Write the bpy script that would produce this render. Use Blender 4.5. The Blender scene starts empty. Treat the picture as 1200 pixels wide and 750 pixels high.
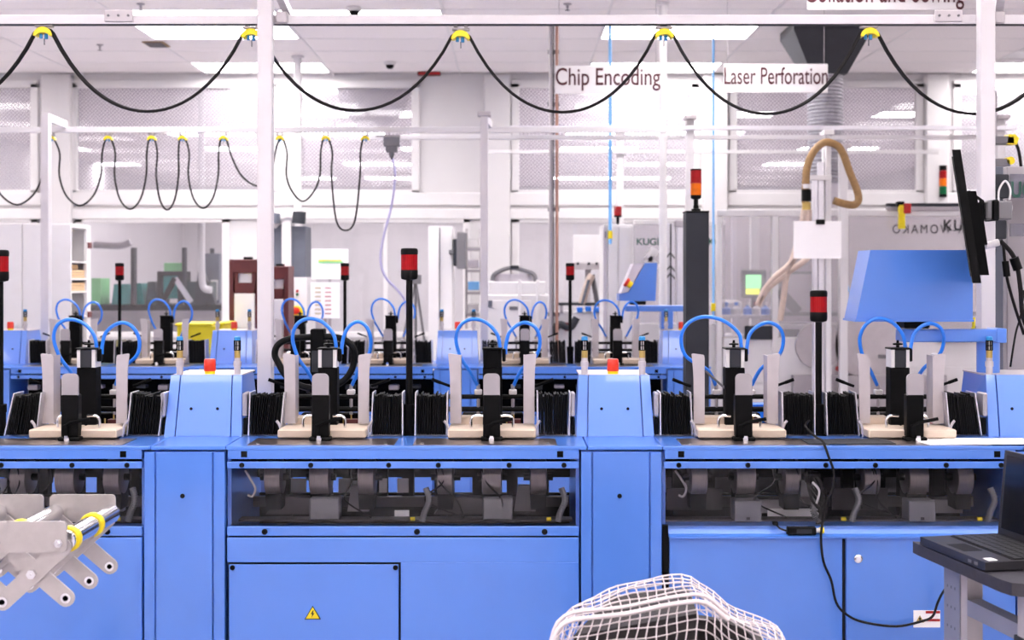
import bpy, bmesh, math, random
from mathutils import Vector, Matrix
random.seed(7)
C = bpy.context.scene.collection
SC = bpy.context.scene

# ---------------------------------------------------------------- camera
EYE = 1.51          # eye height in metres
F = 1500.0          # focal length in pixels of a 1200 px wide frame
HOR = 323.0         # image row of the horizon
cam_d = bpy.data.cameras.new('camera')
cam = bpy.data.objects.new('camera', cam_d)
C.objects.link(cam)
cam.location = (0, 0, EYE)
cam.rotation_euler = (math.pi / 2, 0, 0)
cam_d.sensor_width = 36.0
cam_d.lens = 45.0
cam_d.shift_y = -(375 - HOR) / 1200.0
cam_d.clip_start = 0.05
cam_d.dof.use_dof = True
cam_d.dof.focus_distance = 4.35
cam_d.dof.aperture_fstop = 3.8
SC.camera = cam

# ---------------------------------------------------------------- world, light, exposure
w = bpy.data.worlds.new('world')
SC.world = w
w.use_nodes = True
w.node_tree.nodes['Background'].inputs[0].default_value = (1.0, 0.97, 0.99, 1)
w.node_tree.nodes['Background'].inputs[1].default_value = 0.3
PANEL_STRENGTH = 7.0          # emission of the ceiling light panels
PANEL_COLOR = (1.0, 0.958, 0.958, 1)
SC.view_settings.view_transform = 'Standard'
SC.view_settings.look = 'None'
SC.view_settings.exposure = 1.66
SC.view_settings.gamma = 1.0
SC.view_settings.use_curve_mapping = False
SC.cycles.max_bounces = 10
SC.cycles.diffuse_bounces = 5
SC.cycles.transparent_max_bounces = 24
SC.cycles.sample_clamp_indirect = 6.0
SC.cycles.caustics_reflective = False
SC.cycles.caustics_refractive = False


def X(px, D): return (px - 600.0) * D / F
def Z(py, D): return EYE + (HOR - py) * D / F
def P(px, py, D): return Vector((X(px, D), D, Z(py, D)))

# ---------------------------------------------------------------- materials
def lin(c):
    c = c / 255.0
    return c / 12.92 if c <= 0.04045 else ((c + 0.055) / 1.055) ** 2.4
def L(rgb): return (lin(rgb[0]), lin(rgb[1]), lin(rgb[2]), 1)

M = {}
def mat(name, rgb, rough=0.5, metal=0.0, var=0.04, scale=9.0, bump=0.0, spec=0.5, trans=0.0, coat=0.0, stretch=None):
    m = bpy.data.materials.new(name); m.use_nodes = True
    nt = m.node_tree; b = nt.nodes['Principled BSDF']
    tc = nt.nodes.new('ShaderNodeTexCoord')
    src = tc.outputs['Object']
    if stretch:
        mp = nt.nodes.new('ShaderNodeMapping'); mp.inputs['Scale'].default_value = stretch
        nt.links.new(src, mp.inputs['Vector']); src = mp.outputs['Vector']
    no = nt.nodes.new('ShaderNodeTexNoise'); no.inputs['Scale'].default_value = scale; no.inputs['Detail'].default_value = 4
    nt.links.new(src, no.inputs['Vector'])
    cr = nt.nodes.new('ShaderNodeValToRGB')
    c = L(rgb)
    cr.color_ramp.elements[0].position = 0.3; cr.color_ramp.elements[1].position = 0.7
    cr.color_ramp.elements[0].color = tuple(max(0, x * (1 - var)) for x in c[:3]) + (1,)
    cr.color_ramp.elements[1].color = tuple(min(1, x * (1 + var)) for x in c[:3]) + (1,)
    nt.links.new(no.outputs['Fac'], cr.inputs['Fac'])
    nt.links.new(cr.outputs['Color'], b.inputs['Base Color'])
    b.inputs['Roughness'].default_value = rough
    b.inputs['Metallic'].default_value = metal
    b.inputs['Specular IOR Level'].default_value = spec
    b.inputs['Transmission Weight'].default_value = trans
    b.inputs['Coat Weight'].default_value = coat
    if bump:
        bp = nt.nodes.new('ShaderNodeBump'); bp.inputs['Strength'].default_value = bump; bp.inputs['Distance'].default_value = 0.002
        nt.links.new(no.outputs['Fac'], bp.inputs['Height']); nt.links.new(bp.outputs['Normal'], b.inputs['Normal'])
    M[name] = m
    return m

mat('blue', (70, 124, 214), 0.36, var=0.03, scale=6, spec=0.85, coat=0.45)
mat('black', (6, 6, 7), 0.5, var=0.25, scale=30, spec=0.12)
mat('black_matte', (6, 6, 8), 0.75, var=0.3, scale=40, spec=0.12)
mat('booklet', (8, 8, 9), 0.6, var=0.4, scale=60, spec=0.15)
mat('rubber', (8, 8, 9), 0.55, var=0.2, spec=0.15)
mat('charcoal', (46, 48, 54), 0.6, var=0.08, spec=0.25)
mat('mid_grey', (108, 106, 110), 0.5, var=0.08)
mat('light_grey', (160, 154, 158), 0.45, var=0.05)
mat('post_paint', (202, 197, 200), 0.45, var=0.02)
mat('guide', (182, 175, 178), 0.4, var=0.06, scale=14)
mat('white', (214, 211, 212), 0.5, var=0.02)
mat('wall', (208, 205, 206), 0.85, var=0.02, scale=3)
mat('tile', (234, 228, 228), 0.9, var=0.05, scale=90)
mat('grid', (226, 223, 224), 0.6, var=0.02)
mat('floor', (196, 192, 198), 0.35, var=0.06, scale=2)
mat('alu', (214, 212, 218), 0.32, metal=0.75, var=0.05, scale=20, stretch=(1, 1, 12))
mat('chrome', (225, 225, 228), 0.14, metal=1.0, var=0.03)
mat('zinc', (186, 180, 178), 0.42, metal=0.55, var=0.07, scale=26)
mat('tray', (152, 141, 139), 0.3, metal=0.85, var=0.15, scale=14, stretch=(1, 6, 1))
mat('steel_dark', (80, 76, 78), 0.38, metal=0.7, var=0.15, scale=12)
mat('drum', (120, 112, 112), 0.35, metal=0.6, var=0.12, scale=30, stretch=(8, 1, 1))
mat('board', (204, 186, 168), 0.6, var=0.06, scale=12, stretch=(1, 8, 8))
mat('wood', (206, 172, 132), 0.6, var=0.12, scale=8, stretch=(1, 6, 6))
mat('hose', (22, 118, 226), 0.3, var=0.04, spec=0.6)
mat('red', (168, 12, 14), 0.4, var=0.06)
mat('red_lens', (150, 2, 12), 0.3, var=0.15, scale=40, spec=0.25)
mat('orange_lens', (222, 108, 4), 0.3, var=0.1, scale=40, spec=0.25)
mat('green_lens', (6, 92, 54), 0.3, var=0.08, spec=0.25)
mat('button_red', (206, 42, 18), 0.35, var=0.05)
mat('yellow', (228, 204, 6), 0.4, var=0.05)
mat('gold', (186, 160, 92), 0.35, metal=0.6, var=0.1)
mat('cap_blue', (36, 128, 190), 0.35, var=0.05)
mat('cable', (16, 13, 14), 0.5, var=0.15, spec=0.2)
mat('cable_lilac', (176, 172, 206), 0.5, var=0.04)
mat('pipe_blue', (120, 184, 240), 0.4, var=0.05)
mat('pipe_brown', (176, 130, 112), 0.5, var=0.1)
mat('paper', (250, 248, 248), 0.85, var=0.01)
mat('maroon', (92, 34, 36), 0.5, var=0.15)
mat('maroon_ink', (64, 10, 22), 0.7, var=0.02)
mat('black_ink', (22, 22, 24), 0.7, var=0.02)
mat('grey_ink', (120, 122, 130), 0.7, var=0.02)
mat('green_ink', (34, 78, 66), 0.7, var=0.02)
mat('teal', (14, 140, 134), 0.4, var=0.12)
mat('teal_dark', (22, 50, 50), 0.5, var=0.2)
mat('green', (132, 206, 140), 0.5, var=0.06)
mat('bin_yellow', (226, 204, 16), 0.45, var=0.05)
mat('hose_brown', (140, 108, 66), 0.5, var=0.15, scale=40)
mat('hose_tan', (190, 170, 158), 0.5, var=0.1, scale=40)
mat('duct', (166, 164, 172), 0.4, metal=0.3, var=0.2, scale=30)
mat('hood_black', (34, 36, 44), 0.5, var=0.15)
mat('net', (210, 200, 202), 0.7, var=0.04, scale=60)
mat('bin_grey', (48, 43, 45), 0.6, var=0.12)
mat('slate', (96, 100, 112), 0.5, metal=0.2, var=0.06)
mat('desk_top', (46, 44, 52), 0.55, var=0.2, scale=60)
mat('laptop', (34, 33, 38), 0.45, var=0.12, scale=40)
mat('key', (24, 24, 27), 0.5, var=0.15)
mat('desk_grey', (134, 134, 146), 0.45, metal=0.25, var=0.06)
mat('dome', (178, 172, 178), 0.6, var=0.1)
mat('screen', (22, 24, 30), 0.12, var=0.1, spec=0.6)
mat('grille', (196, 190, 198), 0.5, var=0.05)

def emit(name, rgb, strength):
    m = bpy.data.materials.new(name); m.use_nodes = True
    nt = m.node_tree; nt.nodes.remove(nt.nodes['Principled BSDF'])
    e = nt.nodes.new('ShaderNodeEmission'); e.inputs[0].default_value = rgb; e.inputs[1].default_value = strength
    nt.links.new(e.outputs[0], nt.nodes['Material Output'].inputs[0]); M[name] = m
emit('panel', PANEL_COLOR, PANEL_STRENGTH)
emit('screen_green', L((150, 226, 160)), 0.8)
emit('screen_yellow', L((226, 226, 90)), 0.8)
emit('led', L((255, 210, 110)), 2.0)

def glass(name, tint, gloss_rough=0.02, ior=1.45, film=0.0, film_col=(0.6, 0.58, 0.62), dots=0.0):
    """clear sheet: transparent + fresnel gloss, optionally a printed / perforated film"""
    m = bpy.data.materials.new(name); m.use_nodes = True
    nt = m.node_tree; nt.nodes.remove(nt.nodes['Principled BSDF'])
    tr = nt.nodes.new('ShaderNodeBsdfTransparent'); tr.inputs[0].default_value = tint
    gl = nt.nodes.new('ShaderNodeBsdfGlossy'); gl.inputs['Roughness'].default_value = gloss_rough
    lw = nt.nodes.new('ShaderNodeFresnel'); lw.inputs[0].default_value = ior
    mx = nt.nodes.new('ShaderNodeMixShader')
    nt.links.new(lw.outputs[0], mx.inputs[0]); nt.links.new(tr.outputs[0], mx.inputs[1]); nt.links.new(gl.outputs[0], mx.inputs[2])
    out = mx.outputs[0]
    if film:
        df = nt.nodes.new('ShaderNodeBsdfDiffuse'); df.inputs[0].default_value = film_col + (1,)
        m2 = nt.nodes.new('ShaderNodeMixShader')
        nt.links.new(out, m2.inputs[1]); nt.links.new(df.outputs[0], m2.inputs[2])
        if dots:
            tc = nt.nodes.new('ShaderNodeTexCoord'); mp = nt.nodes.new('ShaderNodeMapping')
            mp.inputs['Rotation'].default_value = (0, math.radians(45), 0)
            mp.inputs['Scale'].default_value = (dots, 0, dots)
            nt.links.new(tc.outputs['Object'], mp.inputs[0])
            vo = nt.nodes.new('ShaderNodeTexVoronoi'); vo.inputs['Randomness'].default_value = 0.0; vo.inputs['Scale'].default_value = 1.0
            nt.links.new(mp.outputs[0], vo.inputs['Vector'])
            mm = nt.nodes.new('ShaderNodeMath'); mm.operation = 'GREATER_THAN'; mm.inputs[1].default_value = 0.34
            nt.links.new(vo.outputs['Distance'], mm.inputs[0])
            mu = nt.nodes.new('ShaderNodeMath'); mu.operation = 'MULTIPLY'; mu.inputs[1].default_value = film
            nt.links.new(mm.outputs[0], mu.inputs[0]); nt.links.new(mu.outputs[0], m2.inputs[0])
        else:
            m2.inputs[0].default_value = film
        out = m2.outputs[0]
    nt.links.new(out, nt.nodes['Material Output'].inputs[0]); M[name] = m
glass('acrylic', (0.97, 0.97, 0.98, 1), 0.03, ior=1.22, film=0.004, film_col=(0.7, 0.68, 0.72))
glass('pane', (0.95, 0.95, 0.97, 1), 0.02, film=0.05, film_col=(0.75, 0.72, 0.76))
glass('pane_film', (0.92, 0.91, 0.94, 1), 0.03, film=0.62, film_col=(0.56, 0.53, 0.57), dots=38.0)
glass('guard', (0.96, 0.95, 0.97, 1), 0.03, film=0.22, film_col=(0.86, 0.83, 0.86))
glass('smoked', (0.62, 0.62, 0.68, 1), 0.05, film=0.25, film_col=(0.42, 0.42, 0.48))

# ---------------------------------------------------------------- mesh helpers
class G:
    def __init__(s): s.v = []; s.f = []
    def add(s, vs, fs):
        o = len(s.v); s.v += [tuple(v) for v in vs]; s.f += [tuple(i + o for i in f) for f in fs]; return s
    def box(s, x0, x1, y0, y1, z0, z1, ch=0.0):
        if x0 > x1: x0, x1 = x1, x0
        if y0 > y1: y0, y1 = y1, y0
        if z0 > z1: z0, z1 = z1, z0
        if ch <= 0:
            return s.add([(x0,y0,z0),(x1,y0,z0),(x1,y1,z0),(x0,y1,z0),(x0,y0,z1),(x1,y0,z1),(x1,y1,z1),(x0,y1,z1)],
                         [(0,3,2,1),(4,5,6,7),(0,1,5,4),(1,2,6,5),(2,3,7,6),(3,0,4,7)])
        ch = min(ch, (x1-x0)*.45, (y1-y0)*.45, (z1-z0)*.45)
        vs = []; idx = {}
        for ix, (x, sx) in enumerate(((x0, 1), (x1, -1))):
            for iy, (y, sy) in enumerate(((y0, 1), (y1, -1))):
                for iz, (z, sz) in enumerate(((z0, 1), (z1, -1))):
                    idx[ix,iy,iz] = len(vs)
                    vs += [(x, y+sy*ch, z+sz*ch), (x+sx*ch, y, z+sz*ch), (x+sx*ch, y+sy*ch, z)]
        I = lambda a,b,c,k: idx[a,b,c] + k
        fs = []
        for a in (0,1):
            fs.append((I(a,0,0,0), I(a,1,0,0), I(a,1,1,0), I(a,0,1,0)))
            fs.append((I(0,a,0,1), I(1,a,0,1), I(1,a,1,1), I(0,a,1,1)))
            fs.append((I(0,0,a,2), I(1,0,a,2), I(1,1,a,2), I(0,1,a,2)))
            for b in (0,1):
                fs.append((I(a,b,0,0), I(a,b,0,1), I(a,b,1,1), I(a,b,1,0)))
                fs.append((I(a,0,b,0), I(a,0,b,2), I(a,1,b,2), I(a,1,b,0)))
                fs.append((I(0,a,b,1), I(0,a,b,2), I(1,a,b,2), I(1,a,b,1)))
                for c in (0,1):
                    fs.append((I(a,b,c,0), I(a,b,c,1), I(a,b,c,2)))
        return s.add(vs, fs)
    def cyl(s, p0, p1, r, n=16, r1=None):
        p0 = Vector(p0); p1 = Vector(p1); r1 = r if r1 is None else r1
        d = (p1 - p0).normalized()
        a = Vector((0,0,1)) if abs(d.z) < .9 else Vector((1,0,0))
        u = d.cross(a).normalized(); v = d.cross(u)
        vs = []
        for k in range(n):
            t = 2*math.pi*k/n; e = u*math.cos(t) + v*math.sin(t)
            vs += [p0 + e*r, p1 + e*r1]
        fs = [(2*k, 2*k+1, (2*k+3) % (2*n), (2*k+2) % (2*n)) for k in range(n)]
        fs += [tuple(range(0, 2*n, 2)), tuple(range(1, 2*n, 2))]
        return s.add(vs, fs)
    def lathe(s, prof, c=(0,0,0), n=20, axis='z'):
        vs = []; fs = []; m = len(prof)
        for k in range(n):
            t = 2*math.pi*k/n
            for r, h in prof:
                if axis == 'z': p = (c[0]+r*math.cos(t), c[1]+r*math.sin(t), c[2]+h)
                elif axis == 'y': p = (c[0]+r*math.cos(t), c[1]+h, c[2]+r*math.sin(t))
                else: p = (c[0]+h, c[1]+r*math.cos(t), c[2]+r*math.sin(t))
                vs.append(p)
        for k in range(n):
            k2 = (k+1) % n
            for j in range(m-1): fs.append((k*m+j, k2*m+j, k2*m+j+1, k*m+j+1))
        fs.append(tuple(k*m for k in range(n))); fs.append(tuple(k*m+m-1 for k in range(n)))
        return s.add(vs, fs)
    def tube(s, pts, r, n=8, closed=False):
        pts = [Vector(p) for p in pts]; N = len(pts); vs = []; fs = []
        up = None
        for i, p in enumerate(pts):
            a = pts[(i-1) % N] if (i > 0 or closed) else p
            b = pts[(i+1) % N] if (i < N-1 or closed) else p
            d = (b - a).normalized()
            if up is None:
                up = d.cross(Vector((0,1,0)) if abs(d.y) < .9 else Vector((1,0,0))).normalized()
            up = (up - d*up.dot(d)).normalized(); sd = d.cross(up)
            for k in range(n):
                t = 2*math.pi*k/n; vs.append(p + (up*math.cos(t) + sd*math.sin(t))*r)
        for i in range(N if closed else N-1):
            j = (i+1) % N
            for k in range(n): fs.append((i*n+k, j*n+k, j*n+(k+1) % n, i*n+(k+1) % n))
        if not closed:
            fs.append(tuple(range(n))); fs.append(tuple((N-1)*n+k for k in range(n)))
        return s.add(vs, fs)
    def prism(s, poly, axis, a, b):
        n = len(poly)
        def q(p, t): return (p[0], t, p[1]) if axis == 'y' else ((t, p[0], p[1]) if axis == 'x' else (p[0], p[1], t))
        vs = [q(p, a) for p in poly] + [q(p, b) for p in poly]
        fs = [tuple(range(n)), tuple(range(n, 2*n))] + [(i, (i+1) % n, n+(i+1) % n, n+i) for i in range(n)]
        return s.add(vs, fs)
    def beam(s, p0, p1, w_, h_):
        """rectangular bar between two points; w_ across, h_ vertical"""
        p0 = Vector(p0); p1 = Vector(p1); d = (p1-p0).normalized()
        a = Vector((0,0,1)) if abs(d.z) < .95 else Vector((0,1,0))
        u = d.cross(a).normalized()*(w_/2); v = u.cross(d).normalized()*(h_/2)
        return s.add([p0-u-v, p0+u-v, p0+u+v, p0-u+v, p1-u-v, p1+u-v, p1+u+v, p1-u+v],
                     [(0,1,2,3),(4,5,6,7),(0,1,5,4),(1,2,6,5),(2,3,7,6),(3,0,4,7)])
    def xf(s, mtx):
        s.v = [tuple(mtx @ Vector(v)) for v in s.v]; return s
    def mesh(s, name, m=None, sharp=35):
        me = bpy.data.meshes.new(name); me.from_pydata(s.v, [], s.f)
        bm = bmesh.new(); bm.from_mesh(me); bmesh.ops.recalc_face_normals(bm, faces=bm.faces); bm.to_mesh(me); bm.free()
        me.polygons.foreach_set('use_smooth', [True]*len(me.polygons)); me.set_sharp_from_angle(angle=math.radians(sharp))
        if m: me.materials.append(M[m])
        return me
    def build(s, name, m, parent=None, loc=None):
        return obj(name, s.mesh(name, m), parent, loc)

def obj(name, data, parent=None, loc=None, rot=None):
    o = bpy.data.objects.new(name, data); C.objects.link(o)
    if parent: o.parent = parent
    if loc is not None: o.location = loc
    if rot is not None: o.rotation_euler = rot
    return o
def spl(pts, k=6, closed=False):
    pts = [Vector(p) for p in pts]; out = []; N = len(pts)
    for i in range(N if closed else N-1):
        g = lambda j: pts[j % N] if closed else pts[max(0, min(N-1, j))]
        p0, p1, p2, p3 = g(i-1), g(i), g(i+1), g(i+2)
        for j in range(k):
            t = j/k
            out.append(.5*((2*p1)+(p2-p0)*t+(2*p0-5*p1+4*p2-p3)*t*t+(3*p1-p0-3*p2+p3)*t**3))
    if not closed: out.append(pts[-1])
    return out
def rrect(x0, x1, z0, z1, r, n=5, corners=(1,1,1,1)):
    """rounded rectangle outline, corners bl, br, tr, tl"""
    out = []
    for (cx, cz, a0, use, px, pz) in ((x0+r, z0+r, 180, corners[0], x0, z0), (x1-r, z0+r, 270, corners[1], x1, z0),
                                      (x1-r, z1-r, 0, corners[2], x1, z1), (x0+r, z1-r, 90, corners[3], x0, z1)):
        if not use: out.append((px, pz)); continue
        for k in range(n+1):
            t = math.radians(a0 + 90*k/n); out.append((cx + r*math.cos(t), cz + r*math.sin(t)))
    return out
def thing(name, label, cat, loc=(0,0,0), rz=0.0, group=None):
    o = bpy.data.objects.new(name, None); C.objects.link(o); o.empty_display_size = .05
    o.location = loc; o.rotation_euler = (0, 0, rz)
    return tag(o, label, cat, group)
def tag(o, label, cat, group=None):
    o['label'] = label; o['category'] = cat
    if group: o['group'] = group
    return o
def struct(o, label=None):
    o['kind'] = 'structure'
    if label: o['label'] = label
    return o
def text(body, name, m, parent, loc, size, sx=1.0, rot=(math.pi/2, 0, 0), align='CENTER', ext=0.0008, mirror=False, bold=0.0, space=1.0):
    cu = bpy.data.curves.new(name, 'FONT'); cu.body = body; cu.size = size; cu.align_x = align; cu.align_y = 'BOTTOM_BASELINE'
    cu.extrude = ext; cu.offset = bold; cu.space_character = space
    cu.materials.append(M[m])
    tmp = bpy.data.objects.new(name, cu); C.objects.link(tmp)
    me = bpy.data.meshes.new_from_object(tmp.evaluated_get(bpy.context.evaluated_depsgraph_get()))
    bpy.data.objects.remove(tmp); bpy.data.curves.remove(cu)
    me.name = name; k = -sx if mirror else sx
    for v in me.vertices: v.co.x *= k
    if mirror: me.flip_normals()
    if not me.materials: me.materials.append(M[m])
    return obj(name, me, parent, loc, rot)
def dup_tree(o, parent=None, loc=None):
    c = o.copy(); C.objects.link(c); c.parent = parent
    if loc is not None: c.location = loc
    for ch in list(o.children): dup_tree(ch, c)
    return c
ORD = ['first', 'second', 'third', 'fourth', 'fifth', 'sixth', 'seventh', 'eighth', 'ninth', 'tenth', 'eleventh', 'twelfth', 'thirteenth', 'fourteenth', 'fifteenth', 'sixteenth', 'seventeenth', 'eighteenth']
# ================================================================ the room
CEIL = 3.45; WALLY = 12.4; XL, XR = -7.2, 7.2; YB = -3.0; YF = 28.0
struct(G().box(XL-.1, XR+.1, YB-.1, YF, -.1, 0).build('floor', 'floor'))
struct(G().box(XL-.1, XL, YB, YF, 0, CEIL+.3).build('wall_left', 'wall'))
struct(G().box(XR, XR+.1, YB, YF, 0, CEIL+.3).build('wall_right', 'wall'))
struct(G().box(XL, XR, YB-.1, YB, 0, CEIL+.3).build('wall_rear', 'wall'))
struct(G().box(XL, XR, YF, YF+.1, 0, CEIL+.3).build('wall_far', 'wall'))

CW, CD = 1.217, 0.58            # ceiling cell
CX0 = -2.94 - 4*CW              # grid origin so that a cell starts at x = -2.94
CY0 = 9.90 - 2*CD               # first modelled tile row
lights_front = []
for iy, y in enumerate([-2.28, -.54, 1.2, 2.94, 4.68, 6.42, 8.16, 9.90, 11.64]):
    for ix, x in enumerate([-2.94-3*CW, -2.94, -2.94+3*CW, -2.94+6*CW]):
        lights_front.append((x, y, iy, ix))
        if y < 3.5 and ix < 3: lights_front.append((x+1.5*CW, y, iy, ix+4))      # extra unseen panels, added to brighten the machine fronts
lights_front.append((-2.94, 9.32, 20, 1)); lights_front.append((-2.94+CW, 9.32, 20, 2))
lights_back = []
for iy, y in enumerate([13.1, 15.1, 17.2, 19.3, 22.0, 25.2]):
    for ix, x in enumerate([-2.94-4*CW+.1, -4.72, -2.94, -1.7, .72, 1.95, 4.37]):
        if (iy + ix) % 3 == 2 and iy > 0: continue
        if iy == 0 and ix in (1, 3, 5): continue
        lights_back.append((x, y, iy, ix))

ceil = struct(G().box(XL, XR, YB, YF, CEIL+.03, CEIL+.12).build('ceiling', 'grid'))
tile_me = G().box(.008, CW-.008, .008, CD-.008, 0, .022, .003).mesh('ceiling_tile', 'tile')
occ = {(round((x-CX0)/CW), round((y-CY0)/CD)) for x, y, a, b in lights_front if y > CY0-.1}
for i in range(-1, 10):
    for j in range(0, 6):
        if (i, j) in occ: continue
        if CY0+(j+1)*CD > WALLY: continue
        obj('ceiling_tile', tile_me, ceil, (CX0+i*CW, CY0+j*CD, CEIL))
tb = G()
for i in range(-1, 11): tb.box(CX0+i*CW-.006, CX0+i*CW+.006, CY0, WALLY, CEIL-.002, CEIL+.03)
for j in range(0, 7): tb.box(XL, XR, CY0+j*CD-.006, CY0+j*CD+.006, CEIL-.002, CEIL+.03)
tb.build('ceiling_grid', 'grid', ceil)
G().box(XL, XR, YB, CY0-.01, CEIL, CEIL+.03).build('ceiling_panel', 'tile', ceil)
G().box(XL, XR, WALLY+.1, YF, CEIL+.01, CEIL+.03).build('ceiling_panel', 'tile', ceil)

lf = G()
lf.box(0, CW, 0, .02, -.006, .02).box(0, CW, CD-.02, CD, -.006, .02).box(0, .02, .02, CD-.02, -.006, .02).box(CW-.02, CW, .02, CD-.02, -.006, .02)
lf_me = lf.mesh('light_frame', 'white')
ld_me = G().box(.02, CW-.02, .02, CD-.02, .0, .012).mesh('light_diffuser', 'panel')
def ceiling_light(x, y, label, group):
    t = thing('ceiling_light', label, 'ceiling light', (x, y, CEIL), 0, group)
    obj('light_frame', lf_me, t); obj('light_diffuser', ld_me, t)
COLN = ['far left', 'left of the tall white post', 'above the hanging signs', 'far right', '', '', '']
ROWN = {7: 'middle row', 8: 'rearmost row', 20: 'front pair near the top edge'}
for x, y, iy, ix in lights_front:
    if iy == 20: lab = 'long white ceiling light, %s, %s one' % (ROWN[20], 'left' if ix == 1 else 'right')
    elif iy in ROWN: lab = 'white ceiling light panel in the %s, %s' % (ROWN[iy], COLN[ix])
    else: lab = 'unseen white ceiling light panel overhead, %s row from the back, %s column' % (ORD[iy], ORD[ix])  # overhead rows out of view, the added fill panels among them
    ceiling_light(x, y, lab, 'ceiling light panels over the machine hall')
for x, y, iy, ix in lights_back:
    lab = 'white ceiling light behind the upper windows, %s row, %s from left' % (ORD[iy], ORD[ix])
    ceiling_light(x, y, lab, 'ceiling lights seen through the upper windows')

# ---- glazed back wall: pillars, beams, windows
W0, W1 = WALLY, WALLY+.12
D = WALLY
wins = [(-30, 42), (86, 320), (347, 488), (603, 815), (858, 1078), (1120, 1290)]      # upper openings, as columns seen on the wall
zt, zb = Z(98, D), Z(226, D)
zlt, zlb = Z(256, D), Z(392, D)
wall = G()
wall.box(XL, XR, W0, W1, zt, CEIL+.02)
wall.box(XL, XR, W0, W1, zlt, zb)
wall.box(XL, XR, W0, W1, 0, zlb)
edges = [XL] + [v for a, b in wins for v in (max(XL, X(a, D)), min(XR, X(b, D)))] + [XR]
for k in range(0, len(edges), 2):
    wall.box(edges[k], edges[k+1], W0, W1, zb, zt)
lwins = [(-30, 42), (92, 266), (347, 548), (603, 845), (858, 1078), (1120, 1290)]
edges = [XL] + [v for a, b in lwins for v in (max(XL, X(a, D)), min(XR, X(b, D)))] + [XR]
for k in range(0, len(edges), 2):
    wall.box(edges[k], edges[k+1], W0, W1, zlb, zlt)
wb = struct(wall.build('wall_back', 'wall'))
trim = G()
trim.box(XL, XR, W0-.035, W0, Z(241, D), Z(226, D), .006)
trim.box(XL, XR, W0-.045, W0, Z(257, D), Z(245, D), .006)
struct(trim.build('trim_1', 'white'))
def frame(n, x0, x1, z0, z1, pane, mull=()):
    fr = G(); t = .045
    fr.box(x0-.03, x1+.03, W0-.03, W0+.03, z1-t, z1+.03, .005).box(x0-.03, x1+.03, W0-.03, W0+.03, z0-.03, z0+t*.6, .005)
    fr.box(x0-.03, x0+t, W0-.03, W0+.03, z0, z1, .005).box(x1-t, x1+.03, W0-.03, W0+.03, z0, z1, .005)
    for mx in mull: fr.box(mx-.02, mx+.02, W0-.02, W0+.03, z0, z1)
    o = struct(fr.build('window_%d' % n, 'white'))
    xs = [x0] + list(mull) + [x1]
    for k in range(len(xs)-1):
        G().box(xs[k]+.02, xs[k+1]-.02, W0+.01, W0+.018, z0+.02, z1-.02).build('window_pane', pane, o)
n = 1
for a, b in wins:
    frame(n, max(XL+.05, X(a, D)), min(XR-.05, X(b, D)), zb, zt, 'pane_film'); n += 1
for a, b in lwins:
    frame(n, max(XL+.05, X(a, D)), min(XR-.05, X(b, D)), zlb, zlt, 'pane', (X(452, D),) if a == 347 else ((X(730, D),) if a == 603 else ())); n += 1
# pillars standing proud of the wall
pl = G()
for a, b in ((48, 82), (567, 598), (824, 853), (1086, 1112)):
    pl.box(X(a, D-.1), X(b, D-.1), W0-.1, W0, 0, CEIL, .008)
struct(pl.build('trim_2', 'wall'))

# ---- things on the ceiling
def smoke(px, py, label, dome=True):
    D_ = (CEIL-EYE)*F/(HOR-py); x = X(px, D_)
    t = thing('dome_camera', label, 'ceiling camera', (x, D_, CEIL-.003))
    G().lathe([(.055, 0), (.055, -.02), (.05, -.03), (.0, -.03)]).build('housing', 'white', t)
    G().lathe([(.038, -.03), (.034, -.05), (.02, -.062), (.0, -.066)]).build('dome', 'black', t)
smoke(415, 8, 'small white dome camera on ceiling above the left trolley cable')
smoke(457, 72, 'small dark dome camera on ceiling near red exit plate')
D_ = (CEIL-EYE)*F/(HOR-84); x_ = X(503, D_)
t = thing('ceiling_beacon', 'flat dark red plate fixed to the white ceiling', 'ceiling sign', (x_, D_, CEIL-.003))
G().box(-.11, .11, -.04, .04, -.035, 0, .008).build('housing', 'maroon', t)
G().box(-.10, .10, -.041, -.039, -.03, -.008).build('lens', 'red', t)
for i, (px, py) in enumerate(((117, 52), (165, 4), (665, 4), (992, 48))):
    D_ = (CEIL-EYE)*F/(HOR-py); x_ = X(px, D_)
    t = thing('sprinkler', 'small metal sprinkler head on the ceiling, %s from the left' % ORD[i], 'sprinkler', (x_, D_, CEIL-.003), 0, 'ceiling sprinklers')
    G().lathe([(.03, 0), (.028, -.006), (.01, -.01), (.01, -.03), (.0, -.03)], n=12).build('rose', 'light_grey', t)
    G().lathe([(.018, -.045), (.018, -.048), (0, -.048)], n=12).cyl((0, 0, -.03), (0, 0, -.046), .004, 6).build('deflector', 'mid_grey', t)
for i, (px, py) in enumerate(((183, 51), (965, 48))):
    D_ = (CEIL-EYE)*F/(HOR-py)
    t = thing('ceiling_vent', ('small brown slot vent in the ceiling on the left', 'grey slotted air vent in the ceiling above the black duct hood')[i], 'ceiling vent', (X(px, D_), D_, CEIL-.004))
    s_ = (.09, .22)[i]
    G().box(-s_, s_, -.12, .12, -.006, 0, .003).build('vent_frame', ('hose_brown', 'light_grey')[i], t)
    for k in range(5): G().box(-s_+.02, s_-.02, -.1+k*.045, -.085+k*.045, -.014, -.006).build('slat', 'mid_grey', t)
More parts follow.
